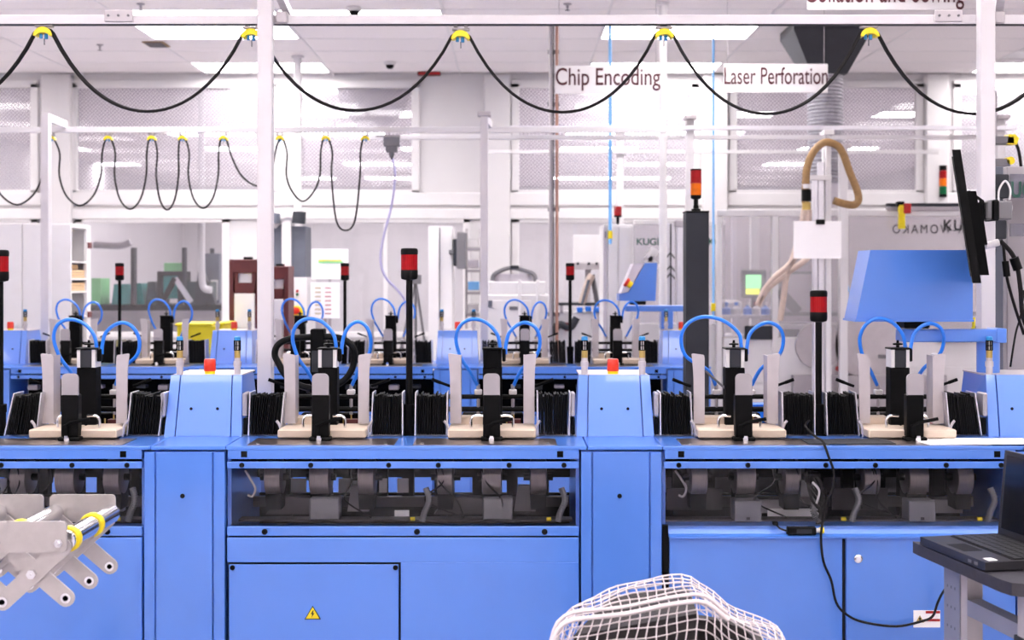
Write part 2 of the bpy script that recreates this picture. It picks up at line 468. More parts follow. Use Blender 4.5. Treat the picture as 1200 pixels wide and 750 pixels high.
# half-round perforated diffuser
dm = thing('perforated_diffuser', 'grey half-round perforated dome behind the window by the sagging cable', 'diffuser', (X(438, 12.9), 12.9, Z(107, 12.9)))
pts = [(.36*math.cos(math.pi*k/24), -.36*math.sin(math.pi*k/24)) for k in range(25)]
pr = [(.365, .03), (.365, 0)] + [(.36*math.cos(math.pi/2*k/8), -.38*math.sin(math.pi/2*k/8)) for k in range(1, 8)] + [(0, -.38)]
G().lathe(pr, n=28).build('dome', 'dome', dm)
G().cyl((0, 0, .02), (0, 0, CEIL-Z(107, 12.9)), .05, 12).build('stem', 'light_grey', dm)

# ---- hanging signs
def sign(body, px0, px1, py0, py1, Dd, label, tsize, tz, sx, m='maroon_ink'):
    x0, x1, z0, z1 = X(px0, Dd), X(px1, Dd), Z(py1, Dd), Z(py0, Dd); cx = (x0+x1)/2
    t = thing('hanging_sign', label, 'hanging sign', (cx, Dd, z0), 0, 'white hanging department signs')
    hw = (x1-x0)/2; h = z1-z0
    G().box(-hw, hw, -.006, .006, 0, h, .003).build('sign_board', 'white', t)
    for s in (-1, 1): G().cyl((s*hw*.93, 0, h), (s*hw*.93, 0, CEIL-z0), .0016, 6).build('hanger_wire', 'light_grey', t)
    text(body, 'lettering', m, t, (0, -.008, tz), tsize, sx, bold=.0011)
sign('Chip Encoding', 651, 773, 77, 110, 9.0, 'white hanging sign reading Chip Encoding', .172, .062, .735)
sign('Laser Perforation', 848, 970, 75, 109, 8.9, 'white hanging sign reading Laser Perforation', .168, .062, .615)
sign('Collation and Sewing', 946, 1125, -38, 12, 7.1, 'white hanging sign reading Collation and Sewing, cut by the top edge', .178, .044, .585)

# ---- service pipes
Dp = 9.75
t = thing('service_conduit', 'vertical grey and brown conduits dropping from ceiling beside hanging sign', 'pipe', (X(648, Dp), Dp, 0))
G().cyl((-.016, 0, 0), (-.016, 0, CEIL), .016, 10).build('conduit', 'light_grey', t)
G().cyl((.004, -.02, 0), (.004, -.02, CEIL), .004, 8).build('black_cable', 'cable', t)
G().cyl((.03, 0, 0), (.03, 0, CEIL), .012, 10).build('copper_pipe', 'pipe_brown', t)
for z in (1.2, 2.0, 2.8, 3.2): G().box(-.04, .05, .0, .02, z, z+.03).build('clamp', 'mid_grey', t)
for i, (px, Dp) in enumerate(((715, 9.7), (836, 9.75))):
    t = thing('air_line', ('thin light blue air line hanging in front of the tall white cabinet', 'thin blue air line hanging beside the dark grey column')[i], 'pipe', (X(px, Dp), Dp, 1.75 if i == 0 else 1.2))
    h = CEIL - (1.75 if i == 0 else 1.2)
    G().cyl((0, 0, 0), (0, 0, h), .013 if i == 0 else .009, 10).build('hose', 'pipe_blue', t)
    G().cyl((0, 0, .04), (0, 0, .1), .018, 10).build('fitting', 'yellow', t)
# ================================================================ booklet line modules
PITCH = 1.434; COLW = .272; BAY = PITCH - COLW; TZ = .95
HC0, HC1 = .935, .9
screw_me = G().lathe([(.0085, 0), (.0085, -.003), (.006, -.005), (.0, -.005)], n=12, axis='y').mesh('screw', 'black')
def screw(parent, x, y, z, s=1.0):
    o = obj('screw', screw_me, parent, (x, y, z)); o.scale = (s, s, s)
def estop(parent, x, y, z, r=.021):
    b = G().lathe([(r*.9, .0), (r*.9, .010)], (x, y, z), 16).build('button_collar', 'yellow', parent)
    G().lathe([(r*.98, .010), (r*.98, .014), (r, .03), (r*.96, .048), (r*.82, .053), (0, .053)], (x, y, z), 18).build('button_cap', 'button_red', b)
def airpost(parent, x, y, z, s=1.0):
    b = G().lathe([(.0115, 0), (.0115, .026), (.014, .027), (.014, .045), (.011, .046), (.011, .058)], (x, y, z), 14).build('valve_post', 'guide', parent)
    G().lathe([(.011, .058), (.011, .084)], (x, y, z), 12).build('brass_band', 'gold', b)
    g = G().lathe([(.0085, .084), (.0085, .119)], (x, y, z), 12).build('white_core', 'white', b)
    c = G()
    for k in range(8):
        a = 2*math.pi*k/8; c.box(x+.0105*math.cos(a)-.0018, x+.0105*math.cos(a)+.0018, y+.0105*math.sin(a)-.0018, y+.0105*math.sin(a)+.0018, z+.084, z+.12)
    for zz in (.084, .1, .117): c.lathe([(.0115, zz), (.0115, zz+.003)], (x, y, z), 12)
    c.build('black_cage', 'black', b)
    G().lathe([(.012, .12), (.012, .130), (.009, .134), (0, .134)], (x, y, z), 12).build('blue_cap', 'cap_blue', b)

def hood(x, y, label, group, tops=True):
    """tapered blue housing standing on a column top; (x, y) its front foot centre"""
    t = thing('control_hood', label, 'machine hood', (x, y, TZ), 0, group); cx = 0.0; y0 = 0.0
    hb, ht = .135, .125; zf, zk = 0.0005, .210
    yf, yt, yb = y0, y0+.055, y0+.33
    def quad(g, xa, xb, xta, xtb, off):       # slanted slab in the front plane
        n_ = Vector((0, -.965, .26))*off
        A = [Vector((xa, yf, zf)), Vector((xb, yf, zf)), Vector((xtb, yt, zk)), Vector((xta, yt, zk))]
        B_ = [p + Vector((0, .014, 0)) for p in A]; A = [p + n_ for p in A]
        g.add(A + B_, [(0,1,2,3),(4,5,6,7),(0,1,5,4),(1,2,6,5),(2,3,7,6),(3,0,4,7)])
    b = G()
    b.add([(cx-hb+.006, yf+.020, zf), (cx+hb-.006, yf+.020, zf), (cx+hb-.004, yb, zf), (cx-hb+.004, yb, zf),
           (cx-ht+.006, yt+.020, zk-.004), (cx+ht-.006, yt+.020, zk-.004), (cx+ht-.012, yb-.02, zk-.004), (cx-ht+.012, yb-.02, zk-.004)],
          [(0,1,2,3),(4,5,6,7),(0,1,5,4),(1,2,6,5),(2,3,7,6),(3,0,4,7)])
    body = b.build('housing', 'blue', t)
    for s in (-1, 1):
        g = G(); a0, a1, c0, c1 = s*hb, s*(hb-.036), s*ht, s*(ht-.032)
        quad(g, cx+min(a0, a1), cx+max(a0, a1), cx+min(c0, c1), cx+max(c0, c1), .0)
        g.build('hood_strip', 'blue', t)
    g = G(); quad(g, cx-(hb-.0405), cx+(hb-.0405), cx-(ht-.0365), cx+(ht-.0365), .0)
    pn = g.build('hood_panel', 'blue', t)
    for s in (-1, 1): screw(pn, cx+s*.046, yf+.0225, .095, .62)
    G().box(cx-ht+.004, cx+ht-.004, yt+.014, yb-.03, zk-.004, zk+.001).build('hood_lid', 'guide', t)
    if tops:
        if tops == 'left':
            airpost(t, cx-.102, yt+.03, zk+.001)
        else:
            estop(t, cx, yt+.05, zk+.001)
            for s in (-1, 1): airpost(t, cx+s*.102, yt+.03, zk+.001)

# booklet stacks ------------------------------------------------------------
def stack(world, n, w_, h, dp, lean, label, group, thick):
    """n booklets standing face to face, leaning a little"""
    me = G().box(-thick*.34, thick*.34, 0, dp, 0, h, .001).mesh('booklet', 'booklet')
    for k in range(n):
        f = k/(n-1)
        o = obj('booklet', me, None, (world[0]+(f-.5)*(w_-thick)+random.uniform(-.0006, .0006), world[1]+random.uniform(-.004, .004), world[2]+.001))
        o.rotation_euler = (0, lean(f)+random.uniform(-.009, .009), 0)
        o.scale = (1, 1, 1+random.uniform(-.05, .05))
        tag(o, ORD[k] + ' ' + label, 'booklet', group)
def stack_holder(t, x, y, lean0, lean1, w_, block):
    """thin bright end plates and a small foot of the booklet magazine (local coords, z = 0 on the table)"""
    for s, a in ((-1, lean0), (1, lean1)):
        g = G().box(-.0022, .0022, 0, .09, 0, .15).xf(Matrix.Translation((x+s*(w_/2+.005), y, .002)) @ Matrix.Rotation(a, 4, 'Y'))
        g.build('end_plate', 'alu', t)
    G().box(x-w_/2, x+w_/2, y+.012, y+.07, .0025, .0035).build('magazine_floor', 'steel_dark', t)
    if block:
        s = block
        G().box(x+s*(w_/2+.011), x+s*(w_/2+.026), y+.0, y+.07, 0.068, .15, .004).build('pressure_block', 'light_grey', t)
        G().box(x+s*(w_/2+.011), x+s*(w_/2+.026), y+.015, y+.08, .0025, .062, .003).build('pressure_base', 'black', t)

# feeding station -------------------------------------------------------------
def station(x, y, label, group, hose1, hose2, far=False, dark=False, loop=False, tip=0.0, label_extra=None):
    """origin: table top under the front of the station"""
    t = thing('feeding_station', label, 'feeding station', (x, y, TZ+.002), 0, group)
    # cream carrier board in two pieces, raised rear block
    G().box(-.150, -.002, .03, .22, .004, .033, .004).build('carrier_board', 'board', t)
    G().box(.002, .150, .03, .22, .004, .033, .004).build('carrier_board', 'board', t)
    G().box(-.120, -.03, .2, .27, .004, .058, .003).build('rear_block', 'board', t)
    # curved side guides
    for s in (-1, 1):
        zt_, zb_ = .282, .04
        prof = []
        for k in range(9):
            f = k/8; prof.append((s*(.148 + .007*(max(0, f-.55)/.45)**2), zb_+(zt_-zb_)*f))
        inner = [(s*.114, zt_-.002), (s*.110, zt_-.012), (s*.110, zb_)]
        poly = prof + [(s*.150, zt_+.003)] + inner
        g = G().prism(poly, 'y', .155, .163)
        g.prism([(s*.110, zb_), (s*.114, zb_), (s*.114, zt_-.005), (s*.110, zt_-.005)], 'y', .163, .225)
        g.build('side_guide', 'guide', t)
    for s in (-1, 1):
        G().tube(spl([(s*.148, .10, .0), (s*.152, .10, .028), (s*.158, .10, .045), (s*.167, .10, .056)], 4), .005, 6).build('spring_clip', 'guide', t)
    # front column: black post, grey rounded plate, foot, lever
    fc = G().box(-.029, .029, 0, .038, .012, .155, .003).build('front_column', 'black', t)
    G().prism(rrect(-.028, .028, .150, .226, .016, 5, (0, 0, 1, 1)), 'y', .002, .012).build('column_plate', 'light_grey', fc)
    G().box(-.037, .037, -.012, .03, 0, .012, .003).build('column_foot', 'black', fc)
    G().tube([(-.012, -.006, .016), (-.012, -.008, .05), (.008, -.01, .062), (.072, -.012, .075)], .006, 8).box(-.02, -.004, -.014, -.002, .012, .055, .003).build('clamp_lever', 'black_matte', fc)
    G().lathe([(.009, -.03), (.009, -.012)], (0, 0, .008), 10, 'y').box(-.006, .006, -.034, -.012, .012, .02).build('foot_screw', 'chrome', fc)
    # rear column with gripper head
    rc = G().box(-.034, .034, .17, .23, 0, .235, .003).build('rear_column', 'black_matte', t)
    for s in (-1, 1): G().box(s*.032, s*.020, .168, .232, .235, .298).build('head_cheek', 'black_matte' if dark else 'white', rc)
    G().box(-.020, .020, .165, .232, .235, .298, .002).build('head_block', 'black_matte' if dark else 'charcoal', rc)
    G().box(-.036, .036, .160, .235, .298, .304, .002).build('head_cap', 'black', rc)
    G().lathe([(.006, .304), (.006, .312), (.017, .313), (.017, .318), (.005, .32), (.004, .33), (0, .33)], (.0, .2, 0), 14).build('head_knob', 'black', rc)
    G().box(.034, .047, .18, .21, .255, .300, .003).build('hose_connector', 'black', rc)
    # cross rods
    for z, r in ((.124, .0085), (.079, .0095)):
        G().cyl((-.19, .26, z), (.19, .26, z), r, 12).build('cross_rod', 'rubber', t)
    for s, xx in ((-1, -.052), (1, .072)):
        v = G().box(xx-.014, xx+.014, .245, .275, .132, .150, .003).build('rod_fitting', 'white', t)
        G().cyl((xx, .26, .15), (xx, .26, .168), .007, 8).build('fitting_collar', 'light_grey', v)
        G().cyl((xx, .26, .06), (xx, .26, .118), .006, 8).build('fitting_stem', 'light_grey', v)
    # black carriage behind the board
    G().box(-.11, .11, .28, .33, 0, .062, .004).build('carriage', 'black_matte', t)
    # chrome handles
    for s in (-1, 1):
        G().tube(spl([(s*.072, .09, .033), (s*.072, .09, .060), (s*.060, .09, .074), (s*.03, .09, .074)], 4), .005, 8).build('chrome_handle', 'chrome', t)
    # small levers beside the guides
    for s in (-1, 1):
        G().tube([(s*.15, .22, .165), (s*.19, .215, .18)], .005, 8).cyl((s*.185, .215, .178), (s*.215, .21, .19), .006, 8).build('side_lever', 'black_matte', t)
    # blue air hoses
    for nm, pts in (('air_hose', hose1), ('air_hose', hose2)):
        G().tube(spl([(a, b, c) for a, b, c in pts], 7), .0066, 10).build(nm, 'hose', t)
    # circuit board glimpsed at the right rear
    if not far:
        G().box(.055, .10, .23, .27, .03, .045).build('terminal_block', 'maroon', t)
        G().cyl((.05, .22, .033), (.05, .22, .05), .003, 6).cyl((.075, .24, .045), (.075, .24, .062), .003, 6).build('terminal_pin', 'gold', t)
    if tip:
        G().tube([(-.10, .2, .22), (-.02, .2, .15)], .004, 6).build('spring_wire', 'mid_grey', t)
    return t
Y2 = .2
def hoses(lw=1.0, lh=1.0, rw=1.0, rh=1.0):
    """two loops leaving the connector; scale factors of width and height of the left and right loop"""
    h1 = [(.026, .28), (.026, .31), (.016, .352), (-.02, .392), (-.07, .406), (-.112, .385), (-.13, .335), (-.115, .27), (-.085, .22), (-.055, .165)]
    h2 = [(.046, .28), (.047, .31), (.058, .355), (.080, .385), (.108, .394), (.135, .375), (.148, .33), (.138, .275), (.105, .225), (.075, .165)]
    o1 = []; o2 = []
    for k, (x, z) in enumerate(h1):
        f = lw if 2 < k < 8 else 1; o1.append((.026+(x-.026)*f, Y2 + (.06*(k-5)/4 if k > 5 else 0), .30+(z-.30)*lh if z > .30 else z))
    for k, (x, z) in enumerate(h2):
        f = rw if 2 < k < 8 else 1; o2.append((.046+(x-.046)*f, Y2 + (.06*(k-5)/4 if k > 5 else 0), .30+(z-.30)*rh if z > .30 else z))
    return o1, o2

# stack light -----------------------------------------------------------------
def stack_light(x, y, h, label, group, s=1.0):
    t = thing('signal_light', label, 'signal light', (x, y, TZ), 0, group)
    G().cyl((0, 0, .001), (0, 0, .1), .020, 16).box(-.021, .021, -.03, .03, 0, .006).cyl((0, 0, .08), (0, 0, .108), .0225, 16).build('socket', 'black_matte', t)
    G().cyl((0, 0, .1), (0, 0, h-.1), .0115*s, 12).build('pole', 'black', t)
    r = .030*s
    G().lathe([(.014, h-.112), (r*.92, h-.108), (r, h-.10), (r, h-.078), (r*.97, h-.076)], n=24).build('lamp_base', 'black', t)
    G().lathe([(r*.93, h-.076), (r*.93, h-.022)], n=24).build('lens', 'red_lens', t)
    rib = G()
    for k in range(24):
        a = 2*math.pi*k/24; rib.cyl((r*.93*math.cos(a), r*.93*math.sin(a), h-.076), (r*.93*math.cos(a), r*.93*math.sin(a), h-.022), .0011, 4)
    rib.build('lens_ribs', 'red_lens', t)
    G().lathe([(r, h-.022), (r*1.02, h-.008), (r*.94, h-.001), (r*.6, h+.001), (0, h+.001)], n=24).build('lamp_cap', 'black', t)
    return t

# machine module ----------------------------------------------------------------
def module(x, y, label, kind, group, near=True):
    """x = left end of the bay; bay then column; y = front plane"""
    t = thing('booklet_machine', label, 'machine', (x, y, 0), 0, group)
    g_ = .004
    # table plate over the bay, and over the column
    tp = G().box(0, BAY+.022, .0, .62, .938, TZ, .002); tp.build('table_plate', 'blue', t)
    G().box(BAY+.026, PITCH-.002, .0, .62, .938, TZ, .002).build('table_plate', 'blue', t)
    # fascia
    fs = G().box(.006, BAY-.004, .0, .03, .908, .9375, .0015).build('fascia', 'blue', t)
    for xx in (.05, BAY-.075): G().box(xx, xx+.020, -.0015, .004, .914, .934).build('key_slot', 'black_matte', fs)
    # metal trays with a blue strip between
    for a, b in ((.066, BAY/2-.031), (BAY/2+.031, BAY-.075)):
        tr = G().box(a, b, .022, .19, TZ, TZ+.002).build('tray', 'tray', t)
        for xx in (a+.03, b-.03):
            G().lathe([(.006, 0), (.006, .003), (0, .003)], (xx, .04, TZ+.002), 10).build('tray_screw', 'chrome', tr)
    # carcass
    G().box(.0, BAY, .52, .60, .0, .60).box(.0, BAY, .04, .60, .0, .08).build('carcass', 'blue', t)
    # window frame bars
    wf = G().box(.004, BAY-.004, .0, .018, .877, .899, .0015).build('window_top_bar', 'blue', t)
    for f in (.045, .24, .46, .60, .80, .955): screw(wf, BAY*f, .0, .888)
    if kind == 'doors':
        G().prism([(-.014, .650), (-.014, .655), (.014, .660), (.03, .684), (.12, .684), (.12, .65)], 'x', .02, BAY-.004).build('sill', 'blue', t)
    else:
        wl = G().box(.004, BAY-.004, .0, .018, .656, .686, .0015).build('window_bottom_bar', 'blue', t)
        for f in (.11, .54, .90): screw(wl, BAY*f, -.001, .670, 1.15)
    if near:
        G().box(.002, BAY-.002, .018, .022, .684, .880).build('window_pane', 'acrylic', t)
    # lower panels
    if kind == 'plain':
        lp = G().box(.004, BAY-.004, .0, .03, .08, .650, .002).build('lower_panel', 'blue', t)
    elif kind == 'access':
        lp = G().box(.004, BAY-.004, .02, .04, .08, .650).build('lower_panel', 'charcoal', t)
        q = G().box(.004, BAY-.004, .0, .0085, .569, .650, .0015); q.box(.574, BAY-.004, .0, .0085, .08, .5685, .0015)
        q.build('lower_skin', 'blue', t)
        dr = G().box(.010, .5665, .001, .008, .09, .5615, .0015).build('access_door', 'blue', t)
        for xx in (.022, .557): screw(dr, xx, .0, .552)
        wt = G().prism([(-.027, 0), (.027, 0), (.0, .045)], 'y', -.0012, .0).xf(Matrix.Translation((.285, 0, .382))).build('warning_sign', 'black_ink', dr)
        G().prism([(-.0225, .003), (.0225, .003), (.0, .0405)], 'y', -.0020, -.0012).xf(Matrix.Translation((.285, 0, .382))).build('yellow_face', 'yellow', dr)
        G().prism([(.001, .030), (-.006, .018), (-.001, .018), (-.004, .006), (.006, .021), (.001, .021), (.004, .030)], 'y', -.0028, -.0020).xf(Matrix.Translation((.285, 0, .382))).build('bolt_symbol', 'black_ink', dr)
    else:
        d1 = G().box(.022, .589, .0, .02, .08, .648, .002).build('cabinet_door', 'blue', t)
        d2 = G().box(.602, BAY-.004, .0, .02, .08, .648, .002).build('cabinet_door', 'blue', t)
        G().box(.02, BAY-.004, .022, .04, .08, .65).build('door_frame', 'charcoal', t)
        G().lathe([(.014, 0), (.014, -.006), (.009, -.008), (.009, -.012), (0, -.012)], (.640, .0, .582), 18, 'y').build('lock', 'chrome', d2)
        G().box(.0, .018, .004, .02, .12, .69).build('dark_gap_strip', 'black_matte', t)  # black strip standing in for the dark gap beside the doors
        lb = G().box(.822, .91, -.0012, .0, .356, .412).build('caution_label', 'paper', t)
        G().prism([(-.014, 0), (.014, 0), (0, .024)], 'y', -.002, -.0012).xf(Matrix.Translation((.843, 0, .372))).build('label_triangle', 'gold', lb)
        G().prism([(-.002, .005), (.002, .005), (.003, .016), (-.003, .016)], 'y', -.0026, -.002).xf(Matrix.Translation((.843, 0, .372))).build('label_mark', 'black_ink', lb)
        G().box(.862, .909, -.002, -.0012, .402, .410).box(.862, .909, -.002, -.0012, .376, .384).build('label_bars', 'red', lb)
    # works seen through the window
    if near:
        G().box(.0, BAY, .50, .516, .60, .712).build('inner_back', 'black_matte', t)
        G().box(.0, BAY, .46, .50, .776, .936).build('rear_header', 'black_matte', t)
        G().box(.012, BAY-.012, .485, .4995, .672, .703).build('navy_rail', 'blue', t)
        for a_, w_, z_, m_ in ((.150, .055, .736, 'paper'), (.32, .07, .736, 'paper'), (.465, .028, .736, 'paper'), (.53, .04, .736, 'paper'), (.535, .05, .67, 'paper')) if kind != 'doors' else ((.33, .10, .70, 'red'), (.50, .06, .736, 'paper'), (.385, .19, .676, 'paper'), (.47, .10, .705, 'paper')):
            G().box(a_, a_+w_, .365 if z_ > .68 else .205, .371 if z_ > .68 else .211, z_, z_+(.05 if z_ > .71 else .032)).build('paper_slip', m_, t) if m_ != 'red' else G().box(.31, .36, .425, .43, .735, .772).build('red_label', 'red', t)
        for a in (0, BAY-.012): G().box(a, a+.012, .03, .52, .60, .93).build('inner_side', 'blue', t)
        G().box(.01, BAY-.01, .03, .50, .905, .936).build('table_beam', 'black_matte', t)
        G().box(.02, BAY-.02, .30, .34, .862, .905).build('drive_shaft_housing', 'black_matte', t)
        rail = G().box(.02, BAY-.02, .10, .16, .684, .690).build('works_rail', 'steel_dark', t)
        G().box(.02, BAY-.02, .34, .36, .69, .725).build('cable_tray', 'steel_dark', t)
        for si, sx in enumerate((-.29, .29)):
            cx = BAY/2 + sx
            for k, (dx, hw) in enumerate(((-.157, .028), (0, .034), (.157, .028))):
                d = G().lathe([(.055, -hw), (.062, -hw+.003), (.062, hw-.003), (.055, hw)], (cx+dx, .15, .826), 28, 'x').build('drum', 'drum', t)
                G().cyl((cx+dx-.05, .15, .826), (cx+dx+.05, .15, .826), .012, 10).build('drum_axle', 'black', d)
                G().box(cx+dx-.02, cx+dx+.02, .2, .24, .75, .905).build('drum_bracket', 'black_matte', d)
                G().prism([(cx+dx-hw, .78), (cx+dx+hw, .78), (cx+dx+hw*.9, .72), (cx+dx-hw*.9, .72)], 'y', .12, .2).build('drum_shroud', 'black', d)
            if kind == 'doors':
                u = G().box(cx-.045, cx+.045, .06, .14, .690, .760, .003).build('drive_box', 'mid_grey', t)
                G().box(cx-.006, cx+.006, .058, .062, .697, .706).build('box_latch', 'black', u)
                G().prism([(cx+.02, .69), (cx+.19, .69), (cx+.19, .735), (cx+.05, .735)], 'y', .22, .23).build('perforated_plate', 'light_grey', t)
                G().prism([(cx-.245, .69), (cx-.05, .69), (cx-.05, .765), (cx-.245, .765)], 'y', .28, .29).build('back_plate', 'steel_dark', t)
            else:
                G().prism([(cx-.20, .69), (cx+.05, .69), (cx+.05, .735), (cx-.11, .75), (cx-.15, .745)], 'y', .20, .26).build('motor_block', 'steel_dark', t)
                u = G().box(cx-.03, cx+.07, .08, .15, .692, .765, .004).build('drive_box', 'mid_grey', t)
                G().prism([(cx+.075, .69), (cx+.15, .69), (cx+.15, .78), (cx+.09, .78)], 'y', .25, .28).build('motor_bracket', 'light_grey', t)
            # paper slips and boxes on the far side of the machine
        for k in range(9):
            xx = .10 + k*.115 + random.uniform(-.02, .02)
            m_ = 'black_matte' if k % 2 else 'charcoal'
            G().box(xx, xx+random.uniform(.03, .06), .38, .42, random.uniform(.62, .70), .905).build('rear_support', 'black_matte', t)
        G().tube(spl([(.05, .07, .86), (.07, .06, .83), (.085, .06, .80), (.075, .06, .775), (.06, .06, .78)], 5), .004, 6).build('loop_cable', 'light_grey', t)
        for k in range(4):
            a = random.uniform(.15, BAY-.2)
            G().tube(spl([(a, .1, .90), (a+.02, .09, .82), (a+random.uniform(-.05, .08), .08, .76), (a+random.uniform(.02, .12), .09, .70)], 5), .003, 6).build('signal_cable', 'cable', t)
        for f in (.56, .95):
            pts = spl([(BAY*f, .08, .80), (BAY*f+.012, .07, .76), (BAY*f-.004, .07, .72), (BAY*f-.012, .07, .69)], 6)
            cg = G(); 
            for k, p in enumerate(pts[:-1]): cg.cyl(p, p + (pts[k+1]-p)*.6, .011, 10)
            cg.tube(pts, .008, 8).build('corrugated_conduit', 'mid_grey', t)
            G().cyl((BAY*f-.05, .06, .70), (BAY*f-.035, .06, .70), .0065, 10).build('cable_gland', 'yellow', t)
    else:
        G().box(.0, BAY, .30, .316, .60, .905).build('inner_back', 'black_matte', t)
        for k in range(8):
            xx = .07 + k*.135
            G().box(xx, xx+.06, .10, .16, .80+.01*(k % 2), .83, .003).build('roller_block', 'charcoal' if k % 3 else 'light_grey', t)
    # column
    c0 = BAY
    G().box(c0+.004, c0+COLW-.004, .012, .60, .0, .932).build('column_core', 'blue', t)
    for a, b in ((.004, .038), (COLW-.040, COLW-.004)):
        G().box(c0+a, c0+b, .0, .012, .08, .930, .0015).build('column_strip', 'blue', t)
    cd = G().box(c0+.043, c0+COLW-.045, .0, .012, .08, .930, .0015).build('column_door', 'blue', t)
    screw(cd, c0+COLW/2-.006, .0, .787, .9)
    G().box(c0, c0+COLW, .05, .6, .0, .08).build('plinth', 'charcoal', t)
    return t
# ================================================================ near row
YN = 4.2
COLS = [-1.075, .359, 1.793]
NEARG, FARG = 'blue booklet machines of the near row', 'blue booklet machines of the far row'
HOODG, FHOODG = 'blue hoods of the near row', 'blue hoods of the far row'
for c, lab, k, tops, hl in (
    (COLS[0], 'blue machine section at the left edge with plain lower panel', 'plain', True, 'near blue tapered hood with red stop button left of the tall gantry post'),
    (COLS[1], 'blue machine section in the middle with yellow electric warning triangle', 'access', True, 'near blue tapered hood with red stop button right of picture centre'),
    (COLS[2], 'blue machine section on the right with two lockable cabinet doors', 'doors', 'left', 'near blue tapered hood at right edge carrying the console arm')):
    module(c-COLW/2-BAY, YN, lab, k, NEARG)
    hood(c, YN+.25, hl, HOODG, tops)
ST = [(-1.497, 'A'), (-.649, 'B'), (-.069, 'C'), (.785, 'D'), (1.365, 'E')]
slabel = {
 'A': 'near feeding station at far left, beside the leftmost blue hood',
 'B': 'near feeding station in front of a thick black cable loop',
 'C': 'near feeding station left of the hood near the picture centre',
 'D': 'near feeding station in front of the dark grey column',
 'E': 'near feeding station under the large blue console'}
splace = {'A': 'the far left near feeding station', 'B': 'the near station with the black cable loop', 'C': 'the central near feeding station',
          'D': 'the near station before the dark column', 'E': 'the near station under the blue console'}
hz = {'A': hoses(1.0, .97, 1.25, .97), 'B': hoses(1, 1, 1, 1), 'C': hoses(1.0, .98, 1.2, .97), 'D': hoses(1.35, 1.06, 1.3, .97), 'E': hoses(1.0, 1.0, 1.2, .94)}
leans = {'A': (lambda f: .10*(1-f)+.12, lambda f: .10+.03*f), 'B': (lambda f: .04+.16*f*(1-f)*2+.06*f, lambda f: .05*(1-f)), 'C': (lambda f: .015, lambda f: .02*f),
         'D': (lambda f: -.01-.03*f, lambda f: -.02*(1-f)), 'E': (lambda f: -.03-.05*f, lambda f: -.09-.06*f)}
YS = 4.33
for x, k in ST:
    t = station(x, YS, slabel[k], 'feeding stations of the near row', *hz[k], tip=1 if k == 'D' else 0, dark=(k == 'C'))
    for s, side in ((-1, 'left'), (1, 'right')):
        ln = leans[k][0 if s < 0 else 1]
        outer = s if (k in 'ACE') == (s > 0) else 0
        if k == 'A': outer = 1 if s > 0 else 0
        elif k in 'BD': outer = -1 if s < 0 else 0
        else: outer = 1 if s > 0 else 0
        wst = .100
        stack_holder(t, s*.213, .12, ln(0), ln(1), wst, outer)
        stack((x+s*.213, YS+.125, TZ+.006), 16, wst, .138, .088, ln, 'black booklet from left, stack %s of %s' % (side, splace[k]),
              'booklets %s of %s' % (side, splace[k]), wst/16)
# thick black cable loop behind station B
lp = [P(*q) for q in ((326, 425, 4.80), (322, 415, 4.80), (326, 404, 4.80), (340, 397, 4.80), (365, 395, 4.80), (390, 395, 4.80), (405, 399, 4.80), (415, 410, 4.80), (414, 428, 4.80),
      (406, 443, 4.79), (392, 452, 4.78), (375, 456, 4.77), (352, 452, 4.78), (335, 440, 4.79))]
o = G().tube(spl(lp, 6, True), .0125, 10, True).build('cable_loop', 'rubber')
t = thing('coiled_hose', 'thick black rubber hose loop hanging behind a near feeding station', 'hose', (X(380, 4.8), 4.8, TZ))
o.parent = t; o.location = (-X(380, 4.8), -4.8, -TZ); o.name = 'hose_loop'
G().box(-.05, .0, -.02, .05, 0, .36, .004).build('support_plate', 'black_matte', t)
G().prism(rrect(-.045, -.012, .20, .28, .004), 'y', -.0215, -.02).build('data_sticker', 'charcoal', t)
G().tube([(-.06, -.02, .13), (.0, -.06, .07), (.03, -.08, .05)], .006, 8).build('hose_tail', 'cable', t)
# signal lights of the near row
stack_light(-.361, 4.50, .656, 'tall red signal light on black pole in the middle of near row', 'red signal lights of the near row')
stack_light(1.078, 4.50, .508, 'short red signal light on black pole left of the blue console', 'red signal lights of the near row')
stack_light(-1.80, 4.50, .650, 'red signal light cut by the left edge of the picture', 'red signal lights of the near row')

# ================================================================ far row
YFR = 7.85; SH = -.706
flab = ['far blue machine section behind the leftmost near station', 'far blue machine section left of the white gantry post',
        'far blue machine section behind the picture centre', 'last far blue machine section, ending beside the dark grey column']
fhl = ['far blue hood cut by the left edge of the picture', 'far blue hood beside the yellow bin, left of gantry post', 'far blue hood right of the tall near signal light', 'far blue hood at the row end left of the dark column']
for c, lab, hl in zip((COLS[0]-PITCH+SH, COLS[0]+SH, COLS[1]+SH, COLS[2]+SH), flab, fhl):
    module(c-COLW/2-BAY, YFR, lab, 'plain', FARG, near=False)
    hood(c, YFR+.25, hl, FHOODG)
fst = [(-2.934-.29+.006, 'far left'), (-2.354-.29, 'a'), (0, ''), ]
fpl = ['in front of the white cupboard', 'in front of the yellow bin', 'just right of the white gantry post', 'behind the tall near signal light',
       'in front of the white copier', 'below the far blue console']
fi = 0
